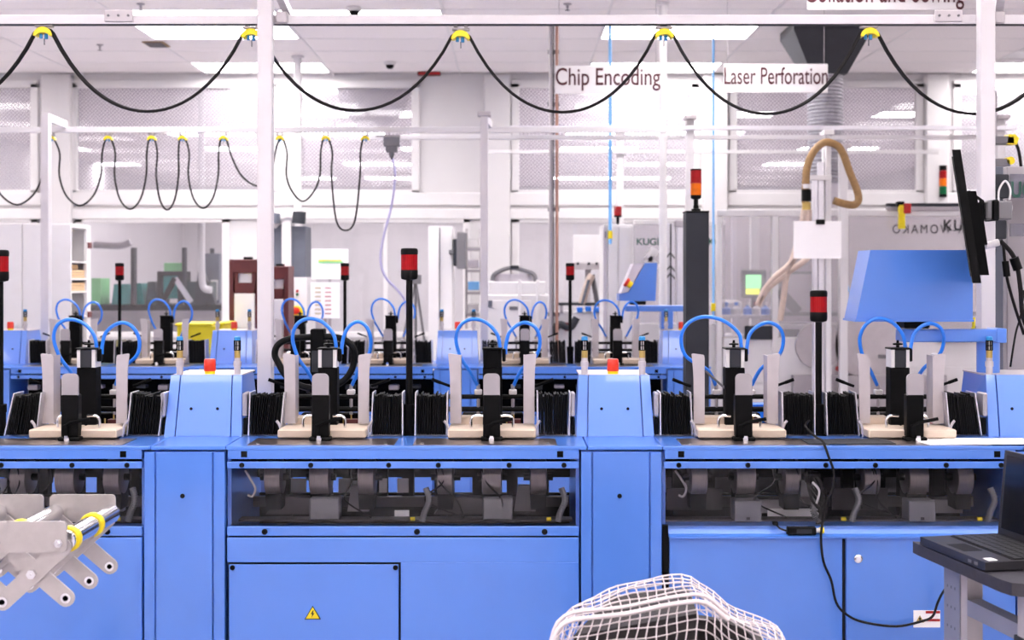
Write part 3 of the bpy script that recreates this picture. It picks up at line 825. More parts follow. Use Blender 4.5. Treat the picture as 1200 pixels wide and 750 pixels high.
for bc in (COLS[0]+SH-COLW/2-BAY/2, COLS[1]+SH-COLW/2-BAY/2, COLS[2]+SH-COLW/2-BAY/2):
    for s_ in (-.29, .29):
        x = bc+s_; nm = fpl[fi]; fi += 1
        v = random.uniform
        t = station(x, YFR+.13, 'far feeding station %s' % nm, 'feeding stations of the far row', *hoses(v(.9, 1.1), v(.95, 1.05), v(.9, 1.15), v(.92, 1.02)), far=True, dark=True)
        for s, side in ((-1, 'left'), (1, 'right')):
            a = v(-.05, .05)
            ln = (lambda f, a=a: a)
            stack_holder(t, s*.213, .12, a, a, .10, 0)
            stack((x+s*.213, YFR+.255, TZ+.006), 11, .10, .138, .088, ln, 'booklet from left, stack %s of far station %s' % (side, nm),
                  'booklets %s of the far station %s' % (side, nm), .10/11)
    stack_light(bc, YFR+.30, .64, 'red signal light in the far row, %s' % ['left, beside the white cupboard', 'before the white list', 'before the white copier'][(fi-2)//2], 'red signal lights of the far row', .92)

# ================================================================ gantries with festoon cables
def trolley(p, s, label, group):
    t = thing('cable_trolley', label, 'cable trolley', p, 0, group)
    arc = [(.036*s*math.cos(math.pi*k/12), -.022*s+.034*s*math.sin(math.pi*k/12)) for k in range(13)]
    arc += [(.024*s*math.cos(math.pi*(1-k/8)), -.022*s+.012*s*math.sin(math.pi*(1-k/8))) for k in range(9)]
    G().prism(arc, 'y', -.022*s, .022*s).build('saddle', 'yellow', t)
    G().box(-.034*s, .034*s, -.012*s, .012*s, .013*s, .022*s, .002).build('carriage', 'light_grey', t)
    G().cyl((-.013*s, 0, -.012*s), (-.013*s, 0, -.03*s), .006*s, 8).cyl((.007*s, 0, -.012*s), (.007*s, 0, -.032*s), .007*s, 8).build('clamp_bolt', 'cap_blue', t)
    G().cyl((0, 0, -.03*s), (0, 0, -.055*s), .0025*s, 6).build('stop_pin', 'mid_grey', t)
    for q in (-1, 1): G().lathe([(.008*s, -.005*s), (.008*s, .005*s)], (q*.02*s, 0, .030*s), 10, 'y').build('wheel', 'light_grey', t)
DG = 4.95
t = thing('gantry_frame', 'tall white gantry with rail across the top above the near machines', 'gantry', (0, DG, 0))
rail = G().box(-3.2, 3.2, -.018, .018, Z(28, DG), Z(18.5, DG), .002).box(-3.2, 3.2, -.024, -.018, Z(28, DG)-.004, Z(28, DG)+.002).build('rail', 'post_paint', t)
G().box(-3.2, 3.2, -.016, .016, Z(30, DG)+.001, Z(28.3, DG)-.001).build('rail_slot', 'charcoal', rail)
for px0, px1 in ((125, 158), (1093, 1125)):
    sp = G().box(X(px0, DG), X(px1, DG), -.030, -.0185, Z(27, DG), Z(13.5, DG), .002).build('splice_plate', 'guide', t)
    for f in (.15, .5, .85):
        xx = X(px0, DG)+(X(px1, DG)-X(px0, DG))*f
        G().lathe([(.005, -.034), (.005, -.030)], (xx, 0, Z(20, DG)), 8, 'y').build('splice_bolt', 'mid_grey', sp)
for px, lab in ((311.5, 0), (1155, 0)):
    x = X(px, DG-.05)
    po = G().box(x-.028, x+.028, -.078, -.026, 0, 3.0, .003).build('post', 'post_paint', t)
    br = G().beam((x+.03, -.16, 2.66), (x+.075, .02, 2.525), .03, .03).build('bracket', 'alu', t)
    G().box(x+.035, x+.08, -.04, .03, Z(29, DG), Z(17, DG)+.004, .003).build('bracket_clamp', 'guide', br)
    G().box(x-.06, x+.06, -.12, .02, 0, .012).build('post_foot', 'white', po)
tp = [-190, 52, 295, 540, 778, 1018, 1262]; ty = [34, 36, 38, 40, 38, 37, 37]; sag = [128, 131, 130, 132, 134, 134]
for i in range(1, 6):
    trolley(P(tp[i], ty[i], DG), 1.0, 'yellow cable trolley on the upper rail, %s from the left' % ORD[i-1], 'yellow trolleys on the upper rail')
def cat(x0, z0, x1, z1, zs, y, n=22, k=1.7):
    out = []
    for j in range(n):
        f = j/n; u = 2*f-1
        c = (math.cosh(k*u)-1)/(math.cosh(k)-1)
        top = z0+(z1-z0)*f
        out.append((x0+(x1-x0)*f, y, zs + (top-zs)*c))
    return out
pts = []
for i in range(6):
    pts += cat(X(tp[i], DG)+.034, Z(ty[i], DG)-.012, X(tp[i+1], DG)-.034, Z(ty[i+1], DG)-.012, Z(sag[i], DG), DG-.012)
    pts += [(X(tp[i+1], DG)-.034, DG-.012, Z(ty[i+1], DG)-.010), (X(tp[i+1], DG)-.02, DG-.006, Z(ty[i+1], DG)+.002), (X(tp[i+1], DG)+.02, DG-.006, Z(ty[i+1], DG)+.002)]
pts.append((X(tp[6], DG), DG-.012, Z(ty[6], DG)))
fc = thing('festoon_cable', 'long dark cable sagging in five wide loops from the upper rail', 'cable', (0, DG, 0))
G().tube([(a, b-DG, c) for a, b, c in pts], .0062, 8).build('main_cable', 'cable', fc)
pts2 = [(a, b-DG+.02, c+.004) for a, b, c in pts]
G().tube(pts2, .0045, 6).build('second_cable', 'cable', fc)

DG2 = 8.9
t = thing('gantry_frame', 'white gantry rail behind the far machines carrying narrow cable loops', 'gantry', (0, DG2, 0))
G().box(X(-80, DG2), X(800, DG2), -.02, .02, Z(155.5, DG2), Z(149, DG2), .002).build('rail', 'white', t)
for px in (54, 567.5):
    x = X(px, DG2-.3)
    po = G().box(x-.026, x+.026, -.33, -.27, 0, Z(133, 8.6), .003).build('post', 'post_paint', t)
    G().beam((x+.0, -.3, Z(137, 8.6)), (X(76, DG2) if px < 100 else x+.03, .0, Z(146, DG2)), .035, .05).build('bracket', 'white', t)
    if px > 100:
        G().box(x-.045, x+.045, -.34, -.26, Z(137, 8.6), Z(131, 8.6), .006).build('post_cap', 'guide', po)
ftp = [-20, 60, 127, 178, 214, 262, 328, 382, 428]; fsg = [240, 241, 245, 246, 244, 218, 236, 270]
for i in range(1, 9):
    trolley(P(ftp[i], 161, DG2), .85, 'small yellow cable trolley on the rear rail, %s from the left' % ORD[i-1], 'yellow trolleys on the rear rail')
pts = []
for i in range(8):
    a, b, s = ftp[i], ftp[i+1], fsg[i]; w_ = b-a
    if i == 5: pts += [P(a+3, 163, DG2), P(a+10, 185, DG2), P(a+22, 207, DG2), P(a+40, 218, DG2), P(a+54, 210, DG2), P(b-4, 172, DG2)]
    else: pts += [P(a+3, 163, DG2), P(a+.12*w_+2, 180, DG2), P(a+.14*w_, 205, DG2), P(a+.26*w_, s-12, DG2), P(a+.5*w_, s, DG2), P(a+.74*w_, s-12, DG2), P(a+.87*w_, 205, DG2), P(b-.08*w_-2, 180, DG2), P(b-3, 163, DG2)]
fc = thing('festoon_cable', 'thin dark cable hanging in narrow deep loops from the rear rail', 'cable', (0, DG2, 0))
G().tube([(p[0], p[1]-DG2, p[2]) for p in spl(pts, 4)], .0068, 6).build('main_cable', 'cable', fc)
# junction box and lilac cable
t = thing('junction_box', 'grey junction box hanging on the rear rail with lilac cable', 'junction box', P(459, 170, 8.86))
G().box(-.055, .055, -.03, .03, -.01, .055, .004).box(-.04, .04, -.025, .025, -.05, -.01, .004).build('box_body', 'mid_grey', t)
G().lathe([(.02, -.05), (.018, -.07), (.008, -.10), (0, -.10)], n=12).build('cable_boot', 'mid_grey', t)
q = [(460, 185), (463, 205), (459, 240), (449, 280), (446, 305), (452, 325), (466, 340), (474, 352), (478, 375), (479, 400)]
G().tube(spl([P(a, b, 8.86) - Vector(t.location) for a, b in q], 5), .0085, 8).build('lilac_cable', 'cable_lilac', t)
G().box(-.11, .06, -.012, .012, .055, .07).build('hook_bar', 'light_grey', t)
# more distant rails
def far_rail(D_, py, px0, px1, posts, h, label, m='alu'):
    t = thing('gantry_frame', label, 'gantry', (0, D_, 0))
    G().box(X(px0, D_), X(px1, D_), -.02, .02, Z(py+h/2, D_), Z(py-h/2, D_), .002).build('rail', m, t)
    for a, top in posts:
        x = X(a, D_)
        po = G().box(x-.03, x+.03, .022, .08, 0, Z(top, D_), .003).build('post', 'white', t)
        G().box(x-.045, x+.045, -.03, .09, Z(top+4, D_), Z(top-1, D_), .004).build('post_cap', 'guide', po)
    return t
far_rail(9.4, 150, 597, 1190, ((809.5, 136), (1175, 136)), 5, 'grey overhead rail above the dark column reaching the right edge')
far_rail(9.6, 161, 430, 1160, ((970.5, 155), (990, 170)), 5, 'white overhead rail between sign and air duct, middle of three', 'white')
far_rail(11.2, 178, 572, 1100, ((727, 155),), 4, 'thin white overhead rail, lowest and rearmost of three', 'white')
for i, (px, D_, hw, lab) in enumerate(((777, 9.1, .028, 'slim white pole reaching the ceiling beside Chip Encoding sign'), (349, 11.3, .035, 'slim white pole reaching the ceiling right of the tall gantry post'))):
    t = thing('white_pole', lab, 'pole', (X(px, D_), D_, 0))
    G().cyl((0, 0, 0), (0, 0, CEIL-.001), hw, 16).build('tube', 'white', t)
    G().cyl((0, 0, 0), (0, 0, .02), hw*2.2, 16).build('base_flange', 'white', t)
    G().cyl((0, 0, CEIL-.02), (0, 0, CEIL-.001), hw*1.6, 16).build('top_flange', 'white', t)
# ================================================================ things behind the rows
def W(px0, px1, py0, py1, D_, dep=.02, t=None):
    """box helper in the local frame of an empty standing at depth D_: returns (x0,x1,y0,y1,z0,z1) relative to t"""
    l = t.location if t else Vector((0, 0, 0))
    z0 = 0.0 if py1 >= 439 else Z(py1, D_)     # whatever reaches below the far table stands on the floor
    return (X(px0, D_)-l[0], X(px1, D_)-l[0], D_-l[1], D_+dep-l[1], z0-l[2], Z(py0, D_)-l[2])
def bx(t, name, m, px0, px1, py0, py1, D_, dep=.02, ch=.003, parent=None):
    return G().box(*W(px0, px1, py0, py1, D_, dep, t), ch).build(name, m, parent or t)
def loc(t, px, py, D_): return P(px, py, D_) - Vector(t.location)

# white cupboard with open shelves on the left
t = thing('cupboard', 'tall white cupboard at far left with open shelf of wooden boards', 'cupboard', (X(54, 10.0), 10.0, 0))
x0, x1 = X(-30, 10.0)-t.location[0], X(84, 10.0)-t.location[0]
zc = Z(262, 10.0); xm = (x0+x1)/2
cb = G().box(x0, x1, .004, .45, zc-.03, zc, .003); cb.build('top_panel', 'white', t)
G().box(x0, x1, .004, .45, 0, .06).build('plinth', 'white', t)
G().box(x0, x1, .43, .45, .06, zc-.03).build('back_panel', 'white', t)
G().box(xm, xm+.02, .004, .43, .06, zc-.03).build('divider', 'white', t)
for a, b in ((x0+.005, xm-.003), (xm+.003, x1)):
    d = G().box(a, b, -.016, .003, .065, zc-.002, .003).build('door', 'white', t)
    G().tube([(b-.04, -.016, 1.0), (b-.04, -.04, 1.01), (b-.04, -.04, 1.12), (b-.04, -.016, 1.13)], .005, 6).build('handle', 'alu', d)
SHZ = [Z(p_, 10.2) for p_ in (420, 370, 341, 326, 306)]
for zz in SHZ: G().box(xm+.02, x1-.002, .01, .43, zz-.014, zz).build('shelf', 'white', t)
G().box(x1-.025, x1, .36, .43, .06, zc-.03).build('rear_upright', 'white', t)
for py in (287, 368): G().box(x1-.002, x1+.012, .37, .45, Z(py+4, 10.4), Z(py-3, 10.4), .002).build('hinge', 'maroon', t)
i = 0
for zz in (SHZ[2], SHZ[3]):
    for k in range(3):
        o = G().box(X(84, 10)-.24, X(84, 10)-.012, 10.04, 10.34, zz+.001+k*.022, zz+.019+k*.022, .002).build('wooden_board', 'wood')
        tag(o, 'small brown wooden board in the side shelf of white cupboard, %s from bottom' % ORD[i], 'board', 'boards in the cupboard shelf'); i += 1
o = G().box(X(84, 10)-.2, X(84, 10)-.02, 10.05, 10.2, SHZ[4]-.1, SHZ[4]-.06, .003).build('dark_box', 'hose_brown')
o.location.z = -(SHZ[4]-.1) + SHZ[3] + .001 + .068
tag(o, 'small dark brown box on top of boards in white cupboard', 'box')

# teal machinery seen through the lower left window
Dm = 13.2
t = thing('teal_machine', 'teal and black machine seen through the lower left window', 'machine', (X(180, Dm), Dm, 0))
bx(t, 'bench', 'light_grey', 95, 262, 364, 445, Dm, .7)
bx(t, 'bench_top', 'black', 95, 262, 357, 364, Dm, .7)
for k, (a, b, c, d) in enumerate(((127, 152, 333, 357), (152, 166, 332, 357), (167, 182, 330, 357))):
    G().prism([(loc(t, a, d, Dm)[0], loc(t, a, d, Dm)[2]), (loc(t, b, d, Dm)[0], loc(t, b, d, Dm)[2]), (loc(t, b-4, c, Dm)[0], loc(t, b-4, c, Dm)[2]), (loc(t, a+3, c, Dm)[0], loc(t, a+3, c, Dm)[2])], 'y', .1, .4).build('tilted_cover', 'teal_dark' if k == 2 else 'teal', t)
bx(t, 'frame_panel', 'black', 184, 190, 320, 357, Dm, .3); bx(t, 'frame_panel', 'black', 208, 215, 318, 357, Dm, .3); bx(t, 'frame_panel', 'black', 184, 215, 318, 323, Dm, .3)
bx(t, 'teal_panel', 'teal', 190, 208, 323, 350, Dm+.05, .2)
g = G().beam(loc(t, 190, 355, Dm-.05), loc(t, 205, 326, Dm-.05), .05, .05); g.build('lever_arm', 'black', t)
g = G().beam(loc(t, 224, 354, Dm-.05), loc(t, 205, 326, Dm-.05), .03, .05); g.build('lever_arm', 'alu', t)
bx(t, 'side_block', 'teal_dark', 216, 246, 330, 360, Dm+.1, .3)
G().prism([(loc(t, 226, 358, Dm)[0], loc(t, 226, 358, Dm)[2]), (loc(t, 252, 358, Dm)[0], loc(t, 252, 358, Dm)[2]), (loc(t, 232, 305, Dm)[0], loc(t, 232, 305, Dm)[2])], 'y', .05, .12).build('wedge', 'charcoal', t)
bx(t, 'upright', 'charcoal', 153, 158, 290, 357, Dm, .08); bx(t, 'upright', 'charcoal', 213, 217, 290, 340, Dm, .08)
G().tube(spl([loc(t, 110, 287, Dm), loc(t, 140, 288, Dm), loc(t, 153, 284, Dm)], 4), .035, 10).build('pipe', 'light_grey', t)
o = bx(None, 'storage_box', 'green', 192, 213, 308, 317.8, Dm+.05, .2); tag(o, 'light green box on top of the teal machine behind the glass', 'box')
o = bx(None, 'storage_box', 'green', 107, 118, 326, 356.8, Dm+.02, .3); tag(o, 'light green box beside white cupboard behind the glass', 'box')
t = thing('grey_cabinet', 'dark grey upright cabinet at right of the lower left window', 'cabinet', (X(248, 14.1), 14.1, 0))
bx(t, 'body', 'slate', 240, 257, 297, 440, 14.1, .4); bx(t, 'label_panel', 'white', 247, 255, 328, 352, 14.08, .02); bx(t, 'lamp', 'charcoal', 246, 250, 291, 297, 14.2, .05)
t = thing('suction_pipe', 'white bent vertical pipe behind the lower left window', 'pipe', (X(236, 12.9), 12.9, 0))
G().tube(spl([loc(t, 236, 240, 12.9), loc(t, 236, 300, 12.9), loc(t, 237, 330, 12.9), loc(t, 240, 338, 12.9), loc(t, 248, 340, 12.9)], 6), .036, 12).cyl((0, 0, Z(240, 12.9)), (0, 0, CEIL+.01), .036, 12).build('pipe', 'white', t)

# maroon waste stands
def waste(px0, px1, py0, D_, lab):
    t = thing('waste_stand', lab, 'waste stand', (X((px0+px1)/2, D_), D_, 0))
    hw = (X(px1, D_)-X(px0, D_))/2; h = Z(py0, D_)
    G().prism([(-hw, 0), (-hw+.02, 0), (-hw+.045, h-.25), (-hw+.03, h), (-hw, h)], 'y', 0, .25).build('side_wall', 'maroon', t)
    G().prism([(hw, 0), (hw-.02, 0), (hw-.045, h-.25), (hw-.03, h), (hw, h)], 'y', 0, .25).build('side_wall', 'maroon', t)
    G().box(-hw+.03, hw-.03, .0, .02, h-.10, h, .003).box(-hw+.03, -.05, .0, .02, h-.17, h-.1).box(.05, hw-.03, 0, .02, h-.17, h-.1).box(-hw+.03, hw-.03, 0, .02, h-.25, h-.17).build('front_panel', 'maroon', t)
    G().box(-hw+.04, hw-.04, .03, .04, h-.2, h-.05).build('slot_backing', 'paper', t)
    G().box(-hw+.04, hw-.04, -.012, .006, .5, h-.25, .003).build('paper_sheet', 'paper', t)
    G().box(-.03, .03, .1, .15, h, h+.02).build('top_clip', 'black', t)
    G().box(-hw, hw, 0, .25, 0, .03).build('base', 'maroon', t)
waste(268.5, 305, 304, 9.35, 'dark red waste stand with hanging white sheet left of gantry post')
waste(312, 338, 312, 9.7, 'dark red waste stand mostly hidden behind the white gantry post')
t = thing('yellow_bin', 'bright yellow bin behind the far row near dark red stand', 'bin', (X(238, 9.0), 9.0, 0))
bx(t, 'bin_body', 'bin_yellow', 207, 261, 381, 460, 8.92, .35, .01); bx(t, 'rim', 'bin_yellow', 205, 248, 379, 382, 8.91, .37, .004); bx(t, 'rim', 'bin_yellow', 250, 263, 378, 381, 8.91, .37, .004)

# grey test machine with robot arm
Dq = 10.6
t = thing('robot_cell', 'grey and white machine cell with small white robot arm on top', 'machine', (X(338, Dq), Dq, 0))
bx(t, 'grey_tower', 'slate', 318, 331, 262, 325, Dq, .3); bx(t, 'grey_tower', 'slate', 340, 358, 265, 325, Dq, .3)
bx(t, 'white_body', 'white', 316, 360, 325, 460, Dq-.02, .45)
bx(t, 'white_column', 'white', 330, 341, 250, 325, Dq-.03, .2)
G().tube(spl([loc(t, 318, 263, Dq), loc(t, 326, 256, Dq), loc(t, 338, 252, Dq), loc(t, 350, 256, Dq)], 5), .05, 12).build('robot_arm', 'white', t)
G().cyl(loc(t, 320, 262, Dq-.05), loc(t, 320, 250, Dq-.05), .06, 14).build('arm_joint', 'slate', t)
G().cyl(loc(t, 350, 262, Dq-.05), loc(t, 351, 248, Dq-.05), .055, 14).build('arm_joint', 'charcoal', t)
for py, m in ((341, 'red'), (345, 'green_lens')): G().lathe([(.012, -.03), (.012, -.02), (0, -.032)], loc(t, 349, py, Dq), 10, 'y').build('push_button', m, t)
o = G().lathe([(.055, -.025), (.05, -.03), (0, -.03)], loc(t, 348, 366, Dq-.03), 20, 'y').build('button_plate', 'yellow', t)
G().lathe([(.02, -.06), (.03, -.055), (.03, -.03)], loc(t, 348, 364, Dq-.03), 14, 'y').build('stop_button', 'button_red', t)
bx(t, 'orange_clip', 'button_red', 333, 338, 312, 317, Dq-.06, .03)
for i, (a, b, c, d, lab) in enumerate(((365, 408, 292, 327, 'white notice sheet with a green line near the far signal light'), (364, 398, 331, 373, 'white sheet with printed coloured lists below the green-line notice'))):
    Dn = 10.2
    t = thing('notice_sheet', lab, 'notice', (X((a+b)/2, Dn), Dn, Z(d, Dn)))
    bx(t, 'sheet', 'paper', a, b, c, d, Dn, .008, .001)
    if i == 0: bx(t, 'green_line', 'green', a+8, b-6, c+14, c+16.5, Dn-.003, .003, 0); bx(t, 'yellow_line', 'yellow', a+8, b-8, c+12.5, c+14, Dn-.003, .003, 0)
    else:
        for r in range(7):
            for q_, m in ((a+5, 'gold'), (a+17, 'red')): bx(t, 'printed_row', m, q_, q_+7, c+6+r*5, c+7+r*5, Dn-.003, .003, 0)
    z0 = Z(d, Dn)
    xa = X((a+b)/2, Dn)
    G().box(-.012, .012, .010, .03, -z0, Z(c, Dn)-z0, .002).build('stand_pole', 'light_grey', t)
# white cabinet with side monitor
Dc = 10.8
t = thing('server_cabinet', 'tall narrow white cabinet with grey monitor on its right side', 'cabinet', (X(516, Dc), Dc, 0))
bx(t, 'body', 'white', 502, 514.5, 265, 460, Dc, .5); bx(t, 'body_side', 'white', 515.5, 530, 265, 460, Dc+.02, .5)
bx(t, 'monitor_back', 'charcoal', 531, 536, 280, 312, Dc-.1, .15, .008); bx(t, 'monitor', 'mid_grey', 535, 546, 272, 315, Dc-.12, .3, .008)
bx(t, 'monitor_arm', 'mid_grey', 526, 534, 293, 298, Dc, .05)
# shelf rack behind
t = thing('shelf_rack', 'pale blue shelf rack with boxes right of the monitor cabinet', 'shelf rack', (X(555, 11.4), 11.4, 0))
for a in (545, 562): bx(t, 'rack_post', 'light_grey', a, a+3, 268, 460, 11.4, .05)
for py in (290, 316, 342, 368): bx(t, 'shelf', 'light_grey', 545, 565, py, py+3, 11.4, .4)
for i, (py, m) in enumerate(((280, 'white'), (304, 'grille'), (330, 'pipe_blue'), (356, 'white'))):
    o = G().box(X(548.5, 11.45), X(561, 11.45), 11.45, 11.7, Z((292, 316, 342, 368)[i]-2, 11.45)+.0, Z(py, 11.45), .004).build('storage_box', m)
    tag(o, '%s storage box on the pale rack, %s shelf from top' % (('white', 'grey', 'light blue', 'white')[i], ORD[i]), 'box', 'boxes on the pale rack')
# tripods behind the window
t = thing('tripod', 'grey tripod stand left of the tall white cabinet', 'tripod', (X(487, 11.5), 11.5, 0))
for a, b in ((468, -.0), (500, .0), (486, .25)):
    G().tube([loc(t, 487, 330, 11.5), (loc(t, a, 365, 11.5)[0]*2.2, b, 0)], .012, 8).build('leg', 'mid_grey', t)
G().box(-.05, .05, -.04, .04, Z(333, 11.5), Z(322, 11.5), .005).build('head', 'mid_grey', t)
# copier
Dk = 10.3
t = thing('copier', 'white copier with arched grey lid handle behind the far row', 'copier', (X(602, Dk), Dk, 0))
bx(t, 'body', 'white', 562, 644, 345, 470, Dk, .6, .01); bx(t, 'upper_unit', 'white', 572, 640, 330, 345, Dk+.03, .5, .008)
bx(t, 'front_door', 'white', 566, 622, 352, 460, Dk-.014, .012, .003); bx(t, 'display', 'slate', 572, 577, 352, 360, Dk-.03, .016); bx(t, 'badge', 'mid_grey', 597, 607, 359, 363, Dk-.03, .016)
G().tube(spl([loc(t, 577, 329, Dk+.1), loc(t, 580, 321, Dk+.1), loc(t, 598, 314, Dk+.1), loc(t, 618, 318, Dk+.1), loc(t, 626, 322, Dk+.1), loc(t, 628, 330, Dk+.1)], 5), .018, 8).build('lid_handle', 'mid_grey', t)
bx(t, 'lid_panel', 'grille', 578, 627, 321, 330, Dk+.12, .05); bx(t, 'lid_knob', 'charcoal', 598, 608, 311, 315, Dk+.08, .06)
bx(t, 'side_rib', 'white', 607, 611, 328, 400, Dk-.03, .016); bx(t, 'side_rib', 'white', 628, 632, 328, 400, Dk-.03, .016)
# control board with knobs and small tooling
Dk = 11.0
t = thing('control_board', 'white control board on the wall left of tall red-lamp cabinet', 'control board', (X(689, Dk), Dk, 0))
bx(t, 'board', 'white', 672, 706, 275, 308, Dk, .1, .004); bx(t, 'lower_lip', 'guide', 672, 706, 308, 316, Dk-.03, .13, .004)
for a in (677, 690, 699): G().lathe([(.012, -.03), (.012, -.0), (0, -.03)], loc(t, a, 309, Dk-.03), 10, 'y').build('knob', 'charcoal', t)
bx(t, 'post', 'light_grey', 686, 692, 316, 470, Dk+.02, .06)
t = thing('bench_tooling', 'small bench with blue fittings and brown tool behind far row', 'bench', (X(682, 10.4), 10.4, 0))
bx(t, 'bench_body', 'white', 652, 706, 366, 470, 10.4, .5); bx(t, 'bench_rail', 'charcoal', 655, 706, 355, 358, 10.38, .3)
bx(t, 'bench_leg', 'light_grey', 656, 660, 358, 367, 10.38, .05); bx(t, 'bench_leg', 'light_grey', 700, 704, 358, 367, 10.38, .05)
G().tube(spl([loc(t, 682, 356, 10.4), loc(t, 688, 335, 10.4), loc(t, 694, 322, 10.4)], 4), .03, 10).build('tool_arm', 'hose_tan', t)
G().tube([loc(t, 700, 356, 10.45), loc(t, 694, 322, 10.45)], .02, 8).build('tool_strut', 'mid_grey', t)
G().tube([loc(t, 682, 356, 10.35), loc(t, 690, 328, 10.35)], .012, 8).build('tool_strut', 'slate', t)
for a, b in ((676, 363), (686, 362), (697, 363)): bx(t, 'blue_fitting', 'hose', a, a+7, b-3, b+3, 10.36, .05, .005)
G().tube(spl([loc(t, 648, 392, 10.3), loc(t, 655, 380, 10.3), loc(t, 668, 384, 10.3), loc(t, 676, 372, 10.3)], 5), .03, 10).build('dark_tubing', 'charcoal', t)
bx(t, 'red_clamp', 'maroon', 662, 668, 378, 388, 10.28, .05, .004)
# tall white cabinet with red lamp
Dk = 9.8
t = thing('laser_cabinet', 'tall white cabinet with small red lamp on top beside KUGLER lettering', 'cabinet', (X(724, Dk), Dk, 0))
bx(t, 'body', 'white', 707, 742, 263, 470, Dk, .45, .004); bx(t, 'door', 'white', 712.5, 724.2, 266, 470, Dk-.012, .011, .002); bx(t, 'door', 'white', 725.2, 739, 266, 470, Dk-.012, .011, .002)
bx(t, 'edge_strip', 'grille', 707, 711, 266, 470, Dk-.012, .011, .002)
for a in (709,): bx(t, 'latch', 'mid_grey', a, a+1.5, 271, 279, Dk-.02, .008)
c = loc(t, 724, 263, Dk+.1)
G().cyl(c, c+Vector((0, 0, .06)), .012, 8).build('lamp_pole', 'black', t); G().lathe([(.022, .055), (.032, .06), (.032, .068)], c, 14).build('lamp_base', 'black', t)
G().lathe([(.03, .068), (.03, .13), (.024, .14), (0, .14)], c, 16).build('red_lamp', 'red_lens', t)
# lettering panel KUGLER-WOMAKO
Dk = 10.0
t = thing('lettered_beam', 'white machine beam with green KUGLER-WOMAKO lettering behind the dark column', 'machine panel', (X(796, Dk), Dk, 0))
bx(t, 'panel', 'guard', 743, 850, 262, 380, Dk, .02); bx(t, 'frame_rail', 'white', 743, 850, 380, 470, Dk-.005, .3); bx(t, 'frame_rail', 'white', 743, 850, 258, 263, Dk-.005, .04)
text('KUGLER-WOMAKO', 'lettering', 'green_ink', t, (0, -.004, Z(287, Dk)), .075, 1.02, bold=.001)
G().beam(loc(t, 758, 305, Dk-.1), loc(t, 768, 292, Dk-.1), .10, .06).beam(loc(t, 759, 303, Dk-.1), loc(t, 770, 315, Dk-.1), .1, .06).build('white_elbow', 'white', t)
# aluminium profile stand with black diamond pattern tube
Dk = 9.15
t = thing('profile_stand', 'tall bright aluminium profile stand between white pole and dark column', 'stand', (X(790, Dk), Dk, 0))
bx(t, 'profile', 'alu', 793, 803, 257, 470, Dk, .05); bx(t, 'profile', 'alu', 780, 791, 262, 362, Dk+.02, .05)
bx(t, 'spindle', 'charcoal', 785.5, 787, 262, 362, Dk+.005, .01); bx(t, 'motor', 'light_grey', 791, 804, 258, 266, Dk-.03, .08, .006)
for py in (294, 309, 318): G().prism([(loc(t, 780.5, py+7, Dk)[0], loc(t, 780.5, py+7, Dk)[2]), (loc(t, 786, py+1, Dk)[0], loc(t, 786, py+1, Dk)[2]), (loc(t, 791, py+7, Dk)[0], loc(t, 791, py+7, Dk)[2]), (loc(t, 791, py+10, Dk)[0], loc(t, 791, py+10, Dk)[2]), (loc(t, 786, py+4, Dk)[0], loc(t, 786, py+4, Dk)[2]), (loc(t, 780.5, py+10, Dk)[0], loc(t, 780.5, py+10, Dk)[2])], 'y', .012, .02).build('chevron', 'mid_grey', t)
# far console (blue wedge)
Dk = 8.25
t = thing('operator_console', 'small blue wedge console with red stop button at far row end', 'console', (X(782, Dk+.09), Dk+.09, 1.162))
def pl(*q): return [(loc(t, a, b, Dk)[0], loc(t, a, b, Dk)[2]) for a, b in q]
G().prism(pl((727, 353), (770, 353), (772, 308), (758, 308), (738, 343), (727, 345)), 'y', 0, .22).build('console_body', 'blue', t)
G().prism(pl((729, 344), (738, 342), (757, 308.5), (744, 309)), 'y', .01, .21).build('console_face', 'grille', t)
G().cyl(loc(t, 740, 335, Dk-.02), loc(t, 736, 332, Dk-.02), .022, 12).build('button_collar', 'yellow', t); G().cyl(loc(t, 736, 332, Dk-.02), loc(t, 733, 330, Dk-.02), .03, 14).build('stop_button', 'button_red', t)
bx(t, 'swivel', 'black', 739, 757, 353, 357, Dk+.04, .12)
bx(t, 'arm', 'blue', 734, 802, 358, 365, Dk+.03, .12); bx(t, 'arm_post', 'blue', 775, 789, 365, 385.5, Dk+.03, .12)
# dark grey column with signal tower
Dk = 6.6
t = thing('dark_column', 'tall dark grey column with red and orange signal tower on top', 'column', (X(817.5, Dk), Dk, 0))
hw = (X(831, Dk)-X(804, Dk))/2
G().box(-hw, hw, 0, .12, 0, Z(249, Dk), .004).build('column_body', 'charcoal', t); G().box(-hw-.003, hw+.003, -.003, .123, Z(249, Dk), Z(247, Dk), .003).build('column_cap', 'black', t)
G().box(-hw-.06, hw+.06, -.06, .18, 0, .012).build('base_plate', 'charcoal', t)
zt_ = Z(247, Dk)
G().lathe([(.024, 0), (.024, .012), (.014, .014), (.014, .03), (.012, .03), (.012, .062), (.02, .064), (.028, .07), (.028, .084)], (0, .06, zt_), 16).build('tower_foot', 'black', t)
G().lathe([(.0285, .084), (.0285, .145)], (0, .06, zt_), 20).build('orange_lens', 'orange_lens', t); G().lathe([(.030, .145), (.030, .149)], (0, .06, zt_), 20).build('lens_ring', 'red', t)
G().lathe([(.0285, .149), (.0285, .212)], (0, .06, zt_), 20).build('red_lens', 'red_lens', t); G().lathe([(.0295, .212), (.0295, .219), (.02, .222), (0, .222)], (0, .06, zt_), 20).build('tower_cap', 'black', t)

